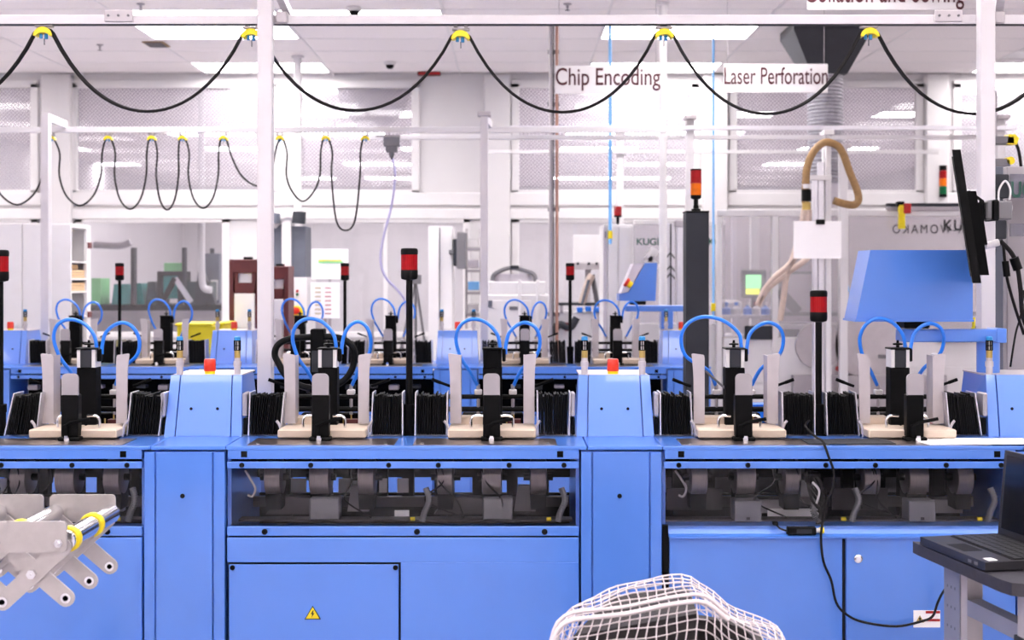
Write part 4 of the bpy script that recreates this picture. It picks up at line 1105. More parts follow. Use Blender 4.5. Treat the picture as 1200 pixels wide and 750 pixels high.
# ================================================================ white perforation machine on the right
Dk = 9.9
t = thing('perforation_machine', 'large white machine with clear guards and mirrored KUGLER-WOMAKO lettering at right', 'machine', (X(1000, Dk), Dk, 0))
bx(t, 'lower_body', 'white', 848, 1200, 396, 470, Dk, .8, .006)
bx(t, 'upper_body', 'white', 905, 1010, 380, 396, Dk+.25, .5, .006)
for a, b in ((840, 846), (905, 912), (984, 994), (1152, 1162)): bx(t, 'frame_post', 'white', a, b, 252, 470, Dk-.02, .06, .003)
bx(t, 'frame_beam', 'white', 840, 1162, 246, 253, Dk-.03, .07, .003)
bx(t, 'frame_beam', 'charcoal', 1040, 1125, 238, 242, Dk-.05, .05, .003); bx(t, 'frame_beam', 'light_grey', 1040, 1125, 242, 247, Dk-.05, .05, .003)
for a, b in ((847, 904), (913, 983), (995, 1151)): bx(t, 'guard_pane', 'guard', a, b, 254, 395, Dk, .008, 0)
bx(t, 'back_sheet', 'guide', 848, 1160, 252, 396, Dk+.85, .02)
bx(t, 'service_panel', 'white', 912, 983, 402, 450, Dk-.012, .011, .002); bx(t, 'service_panel', 'white', 996, 1150, 430, 466, Dk-.012, .011, .002)
for py in (412, 421): G().lathe([(.012, -.02), (.012, -.0), (0, -.022)], loc(t, 972, py, Dk-.01), 10, 'y').build('panel_knob', 'mid_grey', t)
bx(t, 'machine_window', 'charcoal', 873, 906, 382, 398, Dk-.02, .02); bx(t, 'machine_window', 'mid_grey', 919, 937, 386, 398, Dk+.2, .05)
for a, r in ((960, .18), (1018, .26)): G().lathe([(r, 0), (r, .03), (0, .03)], loc(t, a, 405, Dk-.04), 32, 'y').build('round_cover', 'guide', t)
bx(t, 'inner_post', 'white', 880, 890, 252, 396, Dk+.5, .08); bx(t, 'inner_post', 'grille', 858, 863, 252, 396, Dk+.6, .05); bx(t, 'inner_rail', 'mid_grey', 905, 960, 318, 321, Dk+.4, .08)
g = G().beam(loc(t, 935, 366, Dk+.3), loc(t, 912, 340, Dk+.3), .04, .08); g.build('inner_strut', 'mid_grey', t)
bx(t, 'inner_deck', 'mid_grey', 913, 1150, 366, 370, Dk+.3, .3)
bx(t, 'round_roll', 'white', 846, 870, 352, 366, Dk+.2, .2, .02)
for k, (a, m) in enumerate(((851, 'hose'), (863, 'hose'), (876, 'white'), (886, 'red'), (897, 'white'), (906, 'red'))):
    pz = loc(t, a, 369, Dk+.12)
    b = G().lathe([(.035, 0), (.035, .05), (.012, .065), (.012, .075)], pz, 12).build('glue_bottle', 'hose' if k % 2 == 0 else 'white', t)
    G().lathe([(.016, .075), (.016, .1), (0, .1)], pz, 10).build('bottle_cap', m, b)
bx(t, 'bottle_shelf', 'white', 846, 912, 369, 373, Dk+.05, .3)
for k, (a, b_, c_, d_) in enumerate(((1100, 395, 40, 6), (1030, 416, 20, 4))): bx(t, 'machine_foot', 'mid_grey', a, a+c_, b_, b_+d_, Dk-.06, .05)
text('KUGLER-WOMAKO', 'lettering', 'black_ink', t, (loc(t, 1045, 274, Dk)[0], -.012, Z(273.5, Dk)), .098, .82, mirror=True, align='RIGHT', space=1.35, bold=-.0005)
text('KU', 'front_lettering', 'black_ink', t, (loc(t, 1116, 272, Dk-.06)[0], -.075, Z(270, Dk-.06)), .115, .9, bold=.003, space=1.25)
G().lathe([(.02, -.05), (.02, -.0), (0, -.05)], loc(t, 982, 432, Dk-.02), 12, 'y').build('red_knob', 'red', t); G().lathe([(.018, -.05), (.018, -.0), (0, -.05)], loc(t, 987, 434, Dk-.02), 12, 'y').build('black_knob', 'black', t)
bx(t, 'tool_ledge', 'light_grey', 930, 1110, 440, 445, Dk-.1, .1); 
G().tube(spl([loc(t, 985, 342, Dk+.1), loc(t, 992, 334, Dk+.1), loc(t, 997, 350, Dk+.1), loc(t, 994, 362, Dk+.1)], 5), .008, 6).build('small_hose', 'pipe_blue', t)
bx(t, 'white_bar', 'white', 987, 991, 330, 395, Dk-.04, .03)
# green / yellow display inside
t2 = thing('inspection_display', 'small display with green and yellow screen behind the clear guard', 'monitor', (X(884, Dk+.42), Dk+.42, Z(369, Dk+.42)))
bx(t2, 'display_case', 'mid_grey', 869, 898, 316, 349, Dk+.42, .05, .006); bx(t2, 'green_area', 'screen_green', 874, 892, 322, 338, Dk+.412, .006, 0); bx(t2, 'yellow_area', 'screen_yellow', 874, 890, 338.5, 345, Dk+.412, .006, 0)
bx(t2, 'display_stand', 'mid_grey', 881, 886, 349, 369, Dk+.44, .03)
# signal lamps on the machine
t = thing('signal_tower', 'slim red amber green signal tower on wall at right', 'signal light', P(1105, 231, 12.3))
for k, m in enumerate(('black', 'green_lens', 'orange_lens', 'red_lens', 'black')):
    h = (.03, .075, .075, .075, .05); z = sum(h[:k]); G().lathe([(.036, z), (.036, z+h[k]-.003), (.03, z+h[k])], n=16).build(('lamp_foot', 'green_lens', 'amber_lens', 'red_lens', 'lamp_cap')[k], m, t)
G().box(-.02, .02, .02, .1, .02, .06).build('wall_bracket', 'mid_grey', t)
t = thing('signal_lamp', 'yellow post with red lamp box above mirrored lettering', 'signal light', P(1058, 268, 9.75))
bx(t, 'yellow_post', 'yellow', 1054, 1061, 240, 268, 9.75, .04); bx(t, 'red_box', 'red', 1060, 1068, 238, 250, 9.73, .06, .004); bx(t, 'bracket', 'black', 1052, 1060, 236, 242, 9.76, .05)

# clear sheet clipped to a profile post
t = thing('clipped_sheet', 'blank white sheet clipped under the brown hose', 'sheet', P(958, 303, 8.6))
bx(t, 'sheet', 'paper', 930, 986, 259, 303, 8.6, .004, 0); bx(t, 'clip', 'black', 957, 967, 257, 263, 8.58, .03, .004)
t = thing('profile_post', 'aluminium profile post above the clipped blank sheet', 'post', (X(962, 8.65), 8.65, 0))
bx(t, 'profile', 'alu', 953, 958, 208, 470, 8.65, .04); bx(t, 'profile', 'alu', 959, 966, 190, 470, 8.66, .04); bx(t, 'profile', 'white', 968, 973, 152, 470, 8.64, .04)
bx(t, 'cross_piece', 'white', 950, 975, 205, 211, 8.63, .06); bx(t, 'top_joint', 'white', 966, 978, 152, 158, 8.62, .08)
# brown vacuum hose
Dk = 8.55
t = thing('vacuum_hose', 'thick brown suction hose looping over the clipped sheet', 'hose', P(945, 245, Dk))
G().tube(spl([loc(t, a, b, Dk) for a, b in ((944, 238), (944, 218), (946, 195), (954, 177), (966, 167), (980, 170), (988, 180), (996, 202), (1004, 222), (1006, 234), (1001, 240), (990, 239), (977, 235))], 6), .026, 12).build('upper_hose', 'hose_brown', t)
G().cyl(loc(t, 945, 222, Dk), loc(t, 945, 236, Dk), .033, 14).build('black_cuff', 'black', t); G().cyl(loc(t, 945, 216, Dk), loc(t, 945, 221, Dk), .031, 14).build('white_cuff', 'white', t)
G().cyl(loc(t, 945, 237, Dk), loc(t, 945, 246, Dk), .029, 14).build('brass_cuff', 'gold', t)
for q in (((943, 244), (938, 270), (930, 300), (922, 322), (918, 350), (914, 376)), ((947, 246), (945, 262), (938, 290), (925, 310), (908, 325), (896, 340), (890, 354)), ((950, 246), (956, 275), (948, 300), (925, 318), (904, 334), (893, 348), (888, 358))):
    G().tube(spl([loc(t, a, b, Dk+.6+.0) for a, b in q], 6), .022, 10).build('lower_hose', 'hose_tan', t)
# air duct with black hood
Dk = 10.0
t = thing('air_duct', 'ribbed grey flexible air duct under black hood at the ceiling', 'air duct', (X(967, Dk), Dk, 0))
zt2 = Z(88, Dk); zb2 = Z(215, Dk); n = 30; prof = [(.12, zb2)]
for k in range(n):
    z = zb2 + (zt2-zb2)*k/n; dz = (zt2-zb2)/n
    prof += [(.122, z+.1*dz), (.138, z+.3*dz), (.138, z+.6*dz), (.122, z+.85*dz)]
G().lathe(prof + [(.12, zt2)], n=24).build('flexible_duct', 'duct', t)
hh = CEIL-.004
G().add([(-.14, -.13, zt2-.01), (.14, -.13, zt2-.01), (.14, .13, zt2-.01), (-.14, .13, zt2-.01), (-.30, -.25, hh-.06), (.30, -.25, hh-.06), (.30, .25, hh-.06), (-.30, .25, hh-.06)], [(0,1,2,3),(4,5,6,7),(0,1,5,4),(1,2,6,5),(2,3,7,6),(3,0,4,7)]).box(-.30, .30, -.25, .25, hh-.06, hh).build('duct_hood', 'hood_black', t)
G().add([(-.12, -.1, zb2), (.12, -.1, zb2), (.12, .1, zb2), (-.12, .1, zb2), (-.07, -.06, Z(243, Dk)), (.05, -.06, Z(243, Dk)), (.05, .06, Z(243, Dk)), (-.07, .06, Z(243, Dk))], [(0,1,2,3),(4,5,6,7),(0,1,5,4),(1,2,6,5),(2,3,7,6),(3,0,4,7)]).build('duct_funnel', 'grille', t)
# spray can and blue box behind the near row
t = thing('spray_can', 'red spray can with white cap behind the near station under console', 'spray can', P(1095, 470, 4.86)); t.location[2] = TZ
G().lathe([(.0215, 0), (.0215, .215)], n=18).build('can_body', 'red', t); G().lathe([(.022, .215), (.0205, .225), (.012, .238)], n=18).build('can_shoulder', 'zinc', t); G().lathe([(.013, .238), (.013, .262), (.006, .266), (0, .266)], n=14).build('can_cap', 'white', t)
rs = G().box(.48, 1.7, 4.83, 4.98, .0, TZ-.001, .004).build('rear_shelf', 'light_grey'); tag(rs, 'light grey rear shelf along the back of right near machine section', 'shelf')
t = thing('blue_tray', 'small open blue plastic tray behind the station before dark column', 'tray', (X(897, 4.9), 4.9, TZ))
G().box(-.055, .055, -.04, .04, 0, .006).box(-.055, .055, -.04, -.036, 0, .07).box(-.055, .055, .036, .04, 0, .07).box(-.055, -.051, -.036, .036, 0, .07).box(.051, .055, -.036, .036, 0, .07).build('tray_walls', 'hose', t)
G().box(-.058, .058, -.044, .044, .066, .07).build('tray_rim', 'hose', t)
# ================================================================ console, monitor, cluster at the right of the near row
Dk = 4.55
t = thing('operator_console', 'large blue operator console seen from behind on blue arm at right', 'console', (X(1166, Dk), Dk, 1.162))
def pl(D_, *q): return [(loc(t, a, b, D_)[0], loc(t, a, b, D_)[2]) for a, b in q]
cb = G().prism(pl(Dk, (1003, 375), (1140, 375), (1140, 293), (1020, 293)), 'y', 0, .16).build('console_body', 'blue', t)
G().prism(pl(Dk, (1001.5, 377), (1141, 377), (1141, 374.5), (1002, 374.5)), 'y', -.006, .165).build('console_rim', 'blue', t)
bx(t, 'swivel', 'black', 1060, 1090, 376.5, 385, Dk+.02, .1, .004)
ar = bx(t, 'arm', 'blue', 1058, 1178, 386, 401, Dk+.02, .09, .004)
bx(t, 'arm_flange', 'blue', 1168, 1180, 385, 402, Dk+.015, .1, .003)
G().lathe([(.040, 0), (.040, Z(401, Dk+.06)-1.162)], (0, .065, 0), 24).build('arm_post', 'blue', t)
G().tube([loc(t, 1141, 372, Dk+.1), loc(t, 1141, 383, Dk+.1), loc(t, 1137, 390, Dk+.1)], .006, 8).build('yellow_wire', 'yellow', t)
# monitor seen edge-on
Dk = 4.55
t = thing('flat_monitor', 'black flat monitor seen edge-on, clamped to the right gantry post', 'monitor', P(1132, 330, Dk))
u = Vector((.333, .943, 0)); nrm = Vector((.943, -.333, 0))
top = P(1119.5, 176, 4.16)-P(1143.5, 331, 4.16); base = P(1143.5, 331, Dk) - Vector(t.location)
def slab(c0, h, th, a, b, off):
    """leaning slab along u between a and b, thickness th, offset off along nrm"""
    q = []
    for s in (a, b):
        for o_ in (off-th/2, off+th/2):
            for hh_ in (h[0], h[1]): q.append(base + u*s + nrm*o_ + top*hh_)
    return G().add(q, [(0,1,3,2),(4,5,7,6),(0,1,5,4),(2,3,7,6),(0,2,6,4),(1,3,7,5)])
slab(0, (0, 1), .026, -.46, -.02, 0).build('screen_case', 'black', t)
slab(0, (.05, .95), .004, -.45, -.03, -.0155).build('display', 'screen', t)
slab(0, (.06, .70), .028, -.38, -.06, .028).build('rear_housing', 'black_matte', t)
slab(0, (.30, .62), .01, -.30, -.12, .048).build('mount_plate', 'black', t)
ax = Vector(P(1162, 247, Dk-.12)) - Vector(t.location)
G().beam(ax + Vector((.02, .03, 0)), Vector(P(1162, 247, 4.86)) - Vector(t.location), .03, .04).build('support_arm', 'charcoal', t)
G().prism([(ax[0]-.08, ax[2]-.07), (ax[0]-.08, ax[2]+.07), (ax[0]-.03, ax[2]+.035), (ax[0]-.03, ax[2]-.035)], 'y', ax[1]-.012, ax[1]+.012).build('tilt_bracket', 'black', t)
for dz in (-.04, 0, .04): G().lathe([(.006, -.018), (.006, -.012)], (ax[0]-.055, ax[1], ax[2]+dz*.8), 8, 'y').build('bracket_bolt', 'chrome', t)
G().box(ax[0]-.03, ax[0]+.06, ax[1]-.035, ax[1]+.035, ax[2]-.032, ax[2]+.032, .005).build('arm_joint', 'mid_grey', t)
G().box(ax[0]-.012, ax[0]+.012, ax[1]-.045, ax[1]+.045, ax[2]-.036, ax[2]+.036, .005).build('joint_ring', 'black', t)
G().cyl(loc(t, 1155, 288, Dk), loc(t, 1170, 284, Dk), .013, 12).build('video_plug', 'white', t)
# equipment column to the right of the post
Dk = 4.98
t = thing('equipment_column', 'grey equipment column with smoked bands at the right edge', 'column', (X(1186, Dk), Dk, 0))
bx(t, 'profile', 'slate', 1166, 1176, 195, 470, Dk, .05); bx(t, 'profile', 'light_grey', 1180, 1212, 195, 470, Dk+.06, .05); bx(t, 'profile', 'slate', 1160, 1167, 300, 470, Dk+.02, .04)
bx(t, 'clamp_box', 'charcoal', 1166, 1183, 204, 232, Dk-.07, .06, .004); bx(t, 'clamp_box', 'mid_grey', 1168, 1184, 236, 254, Dk-.07, .06, .004); bx(t, 'clamp_box', 'charcoal', 1164, 1180, 258, 280, Dk-.07, .06, .004)
for py0, py1 in ((204, 232), (262, 277)):
    bx(t, 'smoked_band', 'smoked', 1184, 1260, py0, py1, Dk-.05, .006, 0)
text('KUGLER', 'lettering', 'green_ink', t, (loc(t, 1206, 225, Dk-.05)[0], -.056, Z(231, Dk-.05)), .085, .72, bold=.002)
G().tube(spl([loc(t, a, b, Dk-.09) for a, b in ((1170, 236), (1171, 222), (1178, 212), (1184, 222), (1183, 234))], 5), .004, 6).build('cable_tie', 'white', t)
G().tube(spl([loc(t, a, b, Dk-.09) for a, b in ((1174, 256), (1184, 250), (1185, 240), (1178, 236))], 5), .004, 6).build('cable_tie', 'white', t)
for k, q in enumerate((((1172, 282), (1185, 296), (1192, 312), (1196, 340), (1199, 372), (1212, 400)), ((1166, 292), (1163, 320), (1164, 352), (1160, 370), (1157, 386)), ((1176, 288), (1178, 310), (1181, 330), (1190, 362), (1200, 392)), ((1200, 340), (1196, 370), (1190, 392), (1184, 430)))):
    G().tube(spl([loc(t, a, b, Dk-.1) for a, b in q], 5), (.009, .005, .006, .004)[k], 8).build('power_cable', 'cable', t)
G().cyl(loc(t, 1188, 302, Dk-.1), loc(t, 1193, 316, Dk-.1), .018, 12).build('ferrite_core', 'black', t); G().cyl(loc(t, 1178, 306, Dk-.1), loc(t, 1180, 324, Dk-.1), .013, 12).build('ferrite_core', 'black', t)
# corner trolleys on the right
t = thing('rail_end_trolley', 'yellow and grey trolley hanging on short rail at right edge', 'cable trolley', P(1182, 165, 6.3))
G().box(-.10, .02, -.03, .03, -.02, .02, .005).build('carriage', 'mid_grey', t); G().box(-.09, .0, -.03, .03, -.13, -.09, .005).build('lower_carriage', 'mid_grey', t); G().prism([(-.02, -.02), (.03, -.02), (.04, .01), (.02, .03), (-.01, .03)], 'y', -.03, .03).build('yellow_saddle', 'yellow', t)
G().cyl((0, -.03, -.1), (0, .03, -.1), .02, 12).build('yellow_wheel', 'yellow', t)
G().tube(spl([(.03, 0, 0), (.05, 0, -.05), (.06, 0, -.12), (.07, 0, -.2)], 4), .008, 8).build('cable_end', 'cable', t)
G().box(-.08, -.06, -.01, .01, .02, .25).build('hanger', 'light_grey', t)

# papers on the table
t = thing('paper_sheets', 'loose white papers lying on the table edge at right', 'papers', (1.47, 4.30, TZ+.0022))
for k, (dx, dy, a) in enumerate(((0, 0, .12), (.10, .005, -.1), (.17, -.01, .04))):
    sh = G().box(-.105, .105, -.075, .075, .0012*k, .0012*k+.0006).xf(Matrix.Translation((dx, dy, 0)) @ Matrix.Rotation(a, 4, 'Z')).build('sheet', 'paper', t)
# dark mat on the table near the short signal light
t = thing('table_mat', 'dark grey thin mat on the table beside the short signal light', 'mat', (1.12, 4.27, TZ+.0022))
G().box(-.14, .15, -.04, .08, 0, .003, .001).build('mat_sheet', 'charcoal', t)

# loose black cable running down the front
q = [(948, 493, 4.40), (944, 500, 4.34), (956, 512, 4.26), (964, 517, 4.20), (971, 535, 4.178), (977, 553, 4.178), (976, 572, 4.178), (968, 590, 4.178), (964, 612, 4.178), (962, 630, 4.178),
     (965, 658, 4.178), (974, 680, 4.178), (980, 706, 4.178), (992, 720, 4.178), (1012, 729, 4.178), (1050, 734, 4.178), (1080, 728, 4.178), (1093, 722, 4.178), (1099, 706, 4.17), (1108, 690, 4.1), (1130, 668, 3.95)]
o = G().tube(spl([P(*a) for a in q], 5), .0042, 7).build('loose_cable', 'cable'); tag(o, 'thin loose black cable dangling down the blue cabinet doors', 'cable')
# sensor box and harness on the sill
t = thing('sensor_box', 'small black sensor box with yellow plug on the open sill', 'sensor', (X(940, 4.2), 4.190, .660))
G().box(-.05, .045, .0, .022, .0, .026, .003).build('box_body', 'black', t)
G().box(-.02, .03, -.001, .0, .006, .02).build('printed_label', 'charcoal', t); G().cyl((.045, .015, .013), (.058, .015, .013), .008, 10).build('white_nut', 'white', t); G().cyl((.058, .015, .013), (.072, .015, .013), .0105, 10).build('yellow_plug', 'yellow', t)
G().tube(spl([(-.05, .015, .012), (-.07, .02, .018), (-.085, .02, .034)], 4), .003, 6).build('sensor_lead', 'cable', t)
G().box(-.095, -.078, .01, .03, .03, .042, .002).build('lead_block', 'black', t)
pts = spl([P(950, 556, 4.27), P(956, 580, 4.26), P(953, 598, 4.26), P(960, 612, 4.255)], 8)
o = thing('cable_harness', 'tangled black cable harness hanging in front of the right window', 'cable', P(955, 617, 4.255))
ob = Vector(o.location); g = G()
for k in range(len(pts)-1): g.cyl(pts[k]-ob, pts[k]-ob+(pts[k+1]-pts[k])*.6, .011, 10)
g.build('corrugated_sleeve', 'mid_grey', o)
for k in range(7):
    v = random.uniform
    G().tube(spl([P(948+v(-4, 4), 551, 4.27)-ob, P(946+v(-2, 22), 566, 4.25)-ob, P(952+v(-6, 20), 585, 4.25)-ob, P(956+v(-2, 16), 600, 4.25)-ob, P(958+v(-2, 6), 616, 4.255)-ob], 5), .0045, 6).build('black_lead', 'cable', o)
G().box(-.03, .02, .0, .03, .14, .18, .006).build('connector_block', 'black', o)
G().tube(spl([P(952, 565, 4.24)-ob, P(960, 575, 4.235)-ob, P(957, 590, 4.24)-ob], 5), .004, 6).build('white_lead', 'white', o)

# ================================================================ expandable roller conveyor, lower left
y0, y1, y2 = 3.2, 3.38, 3.56
t = thing('roller_conveyor', 'expandable steel roller conveyor end with scissor bars and yellow rings', 'conveyor', (X(-170, y0), 3.38, 0))
def lc(px, py, D_=y0): q = P(px, py, D_) - Vector(t.location); return q
def plate(px0, px1, py0, py1, D_, dd):
    a, b = lc(px0, py1), lc(px1, py0)
    G().prism(rrect(a[0], b[0], a[2], b[2], .012, 4), 'y', D_-3.38, D_-3.38+dd).build('side_plate', 'zinc', t)
for a_, b_ in ((-4, 82), (-92, -12), (-230, -100)): plate(a_, b_, 609, 645, y0-.024, .006); plate(a_, b_, 609, 645, y2+.006, .006)
ct = .055/2
for px in (76, 3, -70):
    c = lc(px, 634)
    rl = G().cyl((c[0], y0-3.38-.004, c[2]), (c[0], y2-3.38+.004, c[2]), .0265, 28).build('roller', 'chrome', t)
    for f in (.05, .55) if px == 76 else (.3,):
        yy = y0-3.38+.36*f
        G().lathe([(.028, 0), (.0325, .004), (.0325, .018), (.028, .022)], (c[0], yy, c[2]), 28, 'y').build('yellow_ring', 'yellow', rl)
    G().lathe([(.011, -.012), (.011, -.002), (.004, -.014)], (c[0]-.006, y0-3.38-.020, c[2]), 6, 'y').build('axle_nut', 'chrome', t)
def bar(pa, pb, yy, w_=.044):
    a, b = lc(*pa), lc(*pb); d = Vector((b[0]-a[0], 0, b[2]-a[2])); ln = d.length; ang = math.atan2(d.z, d.x)
    poly = []
    for k in range(9): th = math.pi/2 + math.pi*k/8; poly.append((w_/2*math.cos(th), w_/2*math.sin(th)))
    for k in range(9): th = -math.pi/2 + math.pi*k/8; poly.append((ln+w_/2*math.cos(th), w_/2*math.sin(th)))
    mt = Matrix.Translation((a[0], 0, a[2])) @ Matrix.Rotation(-ang, 4, 'Y')
    br = G().prism(poly, 'y', yy, yy+.006).xf(mt).build('scissor_bar', 'zinc', t)
    for e in (0, ln):
        r = G().lathe([(.013, -.003), (.013, .0), (.007, .0), (.007, -.003)], (e, yy, 0), 16, 'y').xf(mt).build('eyelet', 'chrome', br)
        G().lathe([(.007, -.001), (0, -.001)], (e, yy, 0), 12, 'y').xf(mt).build('eyelet_hole', 'slate', br)
for yy in (y0, y1, y2-.01):
    for sx in (0, -71):
        bar((75+sx, 640), (5+sx, 704), yy-3.38-.014 + .002); bar((6+sx, 640), (77+sx, 701), yy-3.38 + .0)
        c = lc(40+sx, 671); G().lathe([(.012, -.012), (.012, .0), (0, -.014)], (c[0], yy-3.38-.012, c[2]), 6, 'y').build('pivot_bolt', 'chrome', t)
# supporting legs outside the frame
for yy in (y0-3.38, y2-3.38):
    G().box(-.015, .015, yy-.012, yy+.012, .10, lc(0, 640)[2], .003).build('support_leg', 'zinc', t)
    G().lathe([(.05, -.012), (.05, .012)], (0, yy, .05), 20, 'y').box(-.02, .02, yy-.018, yy+.018, .05, .11).build('caster', 'rubber', t)

# ================================================================ net-covered bin, bottom centre
Dn = 3.1
t = thing('net_covered_bin', 'dark bin covered with draped white mesh net at bottom centre', 'bin', (X(785, Dn), Dn, 0))
bn = G().lathe([(.16, 0), (.17, .02), (.215, .58), (.225, .60), (.225, .635), (.20, .635), (.19, .60), (.15, .05)], n=28)
bn.build('bin_body', 'bin_grey', t)
def resample(pts, n):
    L_ = [0.0]
    for a, b in zip(pts[:-1], pts[1:]): L_.append(L_[-1] + (b-a).length)
    out = []; j = 0
    for i in range(n+1):
        d = L_[-1]*i/n
        while j < len(L_)-2 and L_[j+1] < d: j += 1
        f = (d-L_[j])/max(1e-9, L_[j+1]-L_[j]); out.append(pts[j].lerp(pts[j+1], min(1, f)))
    return out
def row(D_, q, n=36): return resample(spl([P(a, b, D_) - Vector(t.location) for a, b in q], 6), n)
rows = [row(3.36, ((664, 810), (668, 770), (682, 730), (712, 715), (742, 712), (790, 706), (815, 712), (840, 730), (880, 750), (905, 770), (912, 810))),
        row(3.30, ((652, 790), (656, 745), (672, 712), (698, 700), (724, 687), (752, 680), (800, 674), (818, 682), (838, 694), (858, 712), (898, 726), (914, 738), (922, 775))),
        row(3.20, ((646, 795), (652, 748), (668, 716), (696, 706), (728, 693), (760, 686), (806, 682), (824, 692), (842, 708), (868, 724), (902, 735), (918, 748), (926, 785))),
        row(3.08, ((640, 800), (646, 752), (662, 729), (700, 722), (740, 716), (780, 709), (816, 702), (832, 707), (850, 725), (882, 740), (910, 752), (926, 770), (930, 805))),
        row(3.03, ((634, 860), (642, 800), (656, 772), (700, 764), (740, 760), (780, 756), (820, 750), (840, 756), (858, 770), (890, 782), (916, 796), (932, 816), (936, 860))),
        row(3.00, ((630, 960), (638, 900), (654, 872), (700, 864), (740, 860), (780, 856), (824, 850), (846, 856), (862, 870), (894, 882), (920, 896), (938, 916), (942, 960)))]
subs = [4, 2, 4, 4, 8]; grid = []
for r in range(5):
    for k in range(subs[r]):
        f = k/subs[r]; grid.append([a.lerp(b, f) for a, b in zip(rows[r], rows[r+1])])
grid.append(rows[5])
NV = len(grid[0]); me_v = []; me_f = []
for j, rw_ in enumerate(grid):
    for i, p in enumerate(rw_):
        me_v.append((p.x + .0022*math.sin(j*1.7+i*.9), p.y + .002*math.sin(i*1.1), p.z + .0022*math.sin(i*.8+j*1.3)))
for j in range(len(grid)-1):
    for i in range(NV-1): a = j*NV+i; me_f.append((a, a+1, a+NV+1, a+NV))
me = bpy.data.meshes.new('net'); me.from_pydata(me_v, [], me_f); me.materials.append(M['net'])
no = obj('net', me, t); no['kind'] = 'stuff'
md = no.modifiers.new('strands', 'WIREFRAME'); md.thickness = .0046; md.use_replace = True; md.use_even_offset = False
# rolled hem of the net: a flattened thick seam
hj = sum(subs[:3]); g = G()
up = [Vector(me_v[hj*NV+i]) for i in range(3, 26)]
g.tube([p + Vector((0, -.004, -.002)) for p in up], .0058, 8); g.build('rolled_hem', 'net', t)
G().tube([p + Vector((0, .012, .011)) for p in up], .0045, 8).build('rolled_hem', 'net', t)
# dark crate standing in the bin under the net
q = [P(672, 742, 3.10), P(818, 716, 3.10), P(806, 686, 3.27), P(716, 696, 3.27)]
q = [p - Vector(t.location) - Vector((0, 0, .006)) for p in q]
G().add(q + [Vector((p.x, p.y, .5)) for p in q], [(0,1,2,3),(4,5,6,7),(0,1,5,4),(1,2,6,5),(2,3,7,6),(3,0,4,7)]).build('crate', 'bin_grey', t)

# ================================================================ desk and laptop at the right edge
TH = .750
t = thing('work_desk', 'black-topped desk with perforated grey steel leg at right edge', 'desk', (1.5, 3.4, 0))
def dk(x, y, z): return (x-1.5, y-3.4, z)
top = [(1.146, 3.66), (1.15, 3.62), (1.222, 3.20), (1.236, 3.165), (1.27, 3.15), (2.0, 3.05), (2.05, 3.60)]
G().prism([(a-1.5, b-3.4) for a, b in top], 'z', TH-.032, TH).build('desk_top', 'desk_top', t)
uv = Vector((.17, -.985, 0)); sv = Vector((.985, .17, 0)); o0 = Vector((1.215, 3.60, 0))
def dbox(a0, a1, b0, b1, z0, z1, name, m, parent=None):
    q = []
    for zz in (z0, z1):
        for a, b in ((a0, b0), (a1, b0), (a1, b1), (a0, b1)):
            p = o0 + uv*a + sv*b; q.append((p.x-1.5, p.y-3.4, zz))
    return G().add(q, [(0,1,2,3),(4,5,6,7),(0,1,5,4),(1,2,6,5),(2,3,7,6),(3,0,4,7)]).build(name, m, parent or t)
lg = dbox(.0, .085, 0, .05, 0, TH-.034, 'perforated_leg', 'desk_grey')
for k in range(9):
    for a in (.018, .038, .058):
        zz = .20 + k*.055
        dbox(a, a+.004, -.001, .0, zz, zz+.007, 'perforation', 'slate', lg)
dbox(.085, .118, .004, .05, 0, TH-.034, 'inner_upright', 'light_grey')
dbox(.37, .405, .0, .05, .40, TH-.034, 'front_upright', 'light_grey')
dbox(.118, .405, .004, .046, .585, .628, 'cross_bar', 'desk_grey')
dbox(.36, .41, -.004, .055, .575, .600, 'bar_cap', 'charcoal')
dbox(.37, .40, .01, .045, 0, .40, 'front_leg', 'slate')
dbox(.0, .42, .7, .75, 0, TH-.034, 'rear_leg_panel', 'desk_grey')
dbox(.42, .435, .01, .02, .57, .63, 'cable_clip', 'chrome')
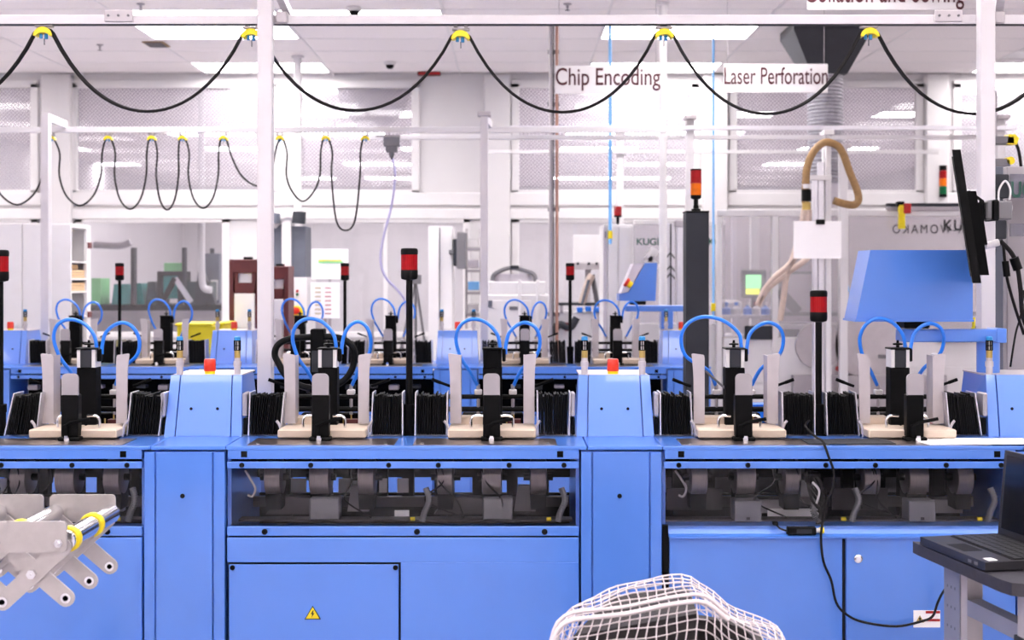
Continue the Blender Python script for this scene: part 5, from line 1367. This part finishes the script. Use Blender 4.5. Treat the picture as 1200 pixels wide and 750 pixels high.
# laptop
LB = TH
lx = thing('laptop', 'open dark laptop resting on the black desk at right edge', 'laptop', (1.30, 3.50, LB))
u = Vector((.19, -.98, 0)).normalized(); v = Vector((.98, .19, 0)).normalized(); A = Vector((1.148, 3.60, LB)) - Vector(lx.location)
def lbox(a0, a1, b0, b1, z0, z1, name, m, parent=None):
    q = []
    for zz in (z0, z1):
        for a, b in ((a0, b0), (a1, b0), (a1, b1), (a0, b1)): q.append(A + u*a + v*b + Vector((0, 0, zz)))
    return G().add(q, [(0,1,2,3),(4,5,6,7),(0,1,5,4),(1,2,6,5),(2,3,7,6),(3,0,4,7)]).build(name, m, parent or lx)
bs = lbox(0, .33, 0, .245, .004, .026, 'laptop_base', 'laptop')
lbox(.012, .318, .085, .235, .026, .0272, 'keyboard_deck', 'black', bs)
KW = .306/14
kme = None
for r in range(5):
    for c_ in range(14):
        lbox(.012+c_*KW+.0015, .012+(c_+1)*KW-.0015, .092+r*.027, .092+r*.027+.0235, .0272, .0295, 'key', 'key', bs)
lbox(.11, .20, .018, .072, .026, .0265, 'touchpad', 'black', bs)
lbox(.285, .315, .02, .045, .026, .0264, 'sticker', 'paper', bs)
for a in (.25, .28): lbox(a, a+.016, -.001, .0, .01, .018, 'front_port', 'mid_grey', bs)
for a in (.02, .29):
    for b in (.02, .21): lbox(a, a+.02, b, b+.02, 0, .004, 'rubber_foot', 'rubber', bs)
q = []
for a in (0, .33):
    for b, zz in ((.240, .026), (.250, .026), (.272, .262), (.262, .262)): q.append(A + u*a + v*b + Vector((0, 0, zz)))
lid = G().add(q, [(0,1,2,3),(4,5,6,7),(0,1,5,4),(1,2,6,5),(2,3,7,6),(3,0,4,7)]).build('laptop_lid', 'laptop', lx)
q = []
for a in (.015, .315):
    for b, zz in ((.2405, .045), (.2425, .045), (.2615, .250), (.2595, .250)): q.append(A + u*a + v*b + Vector((0, 0, zz)))
G().add(q, [(0,1,2,3),(4,5,6,7),(0,1,5,4),(1,2,6,5),(2,3,7,6),(3,0,4,7)]).build('laptop_screen', 'screen', lid)
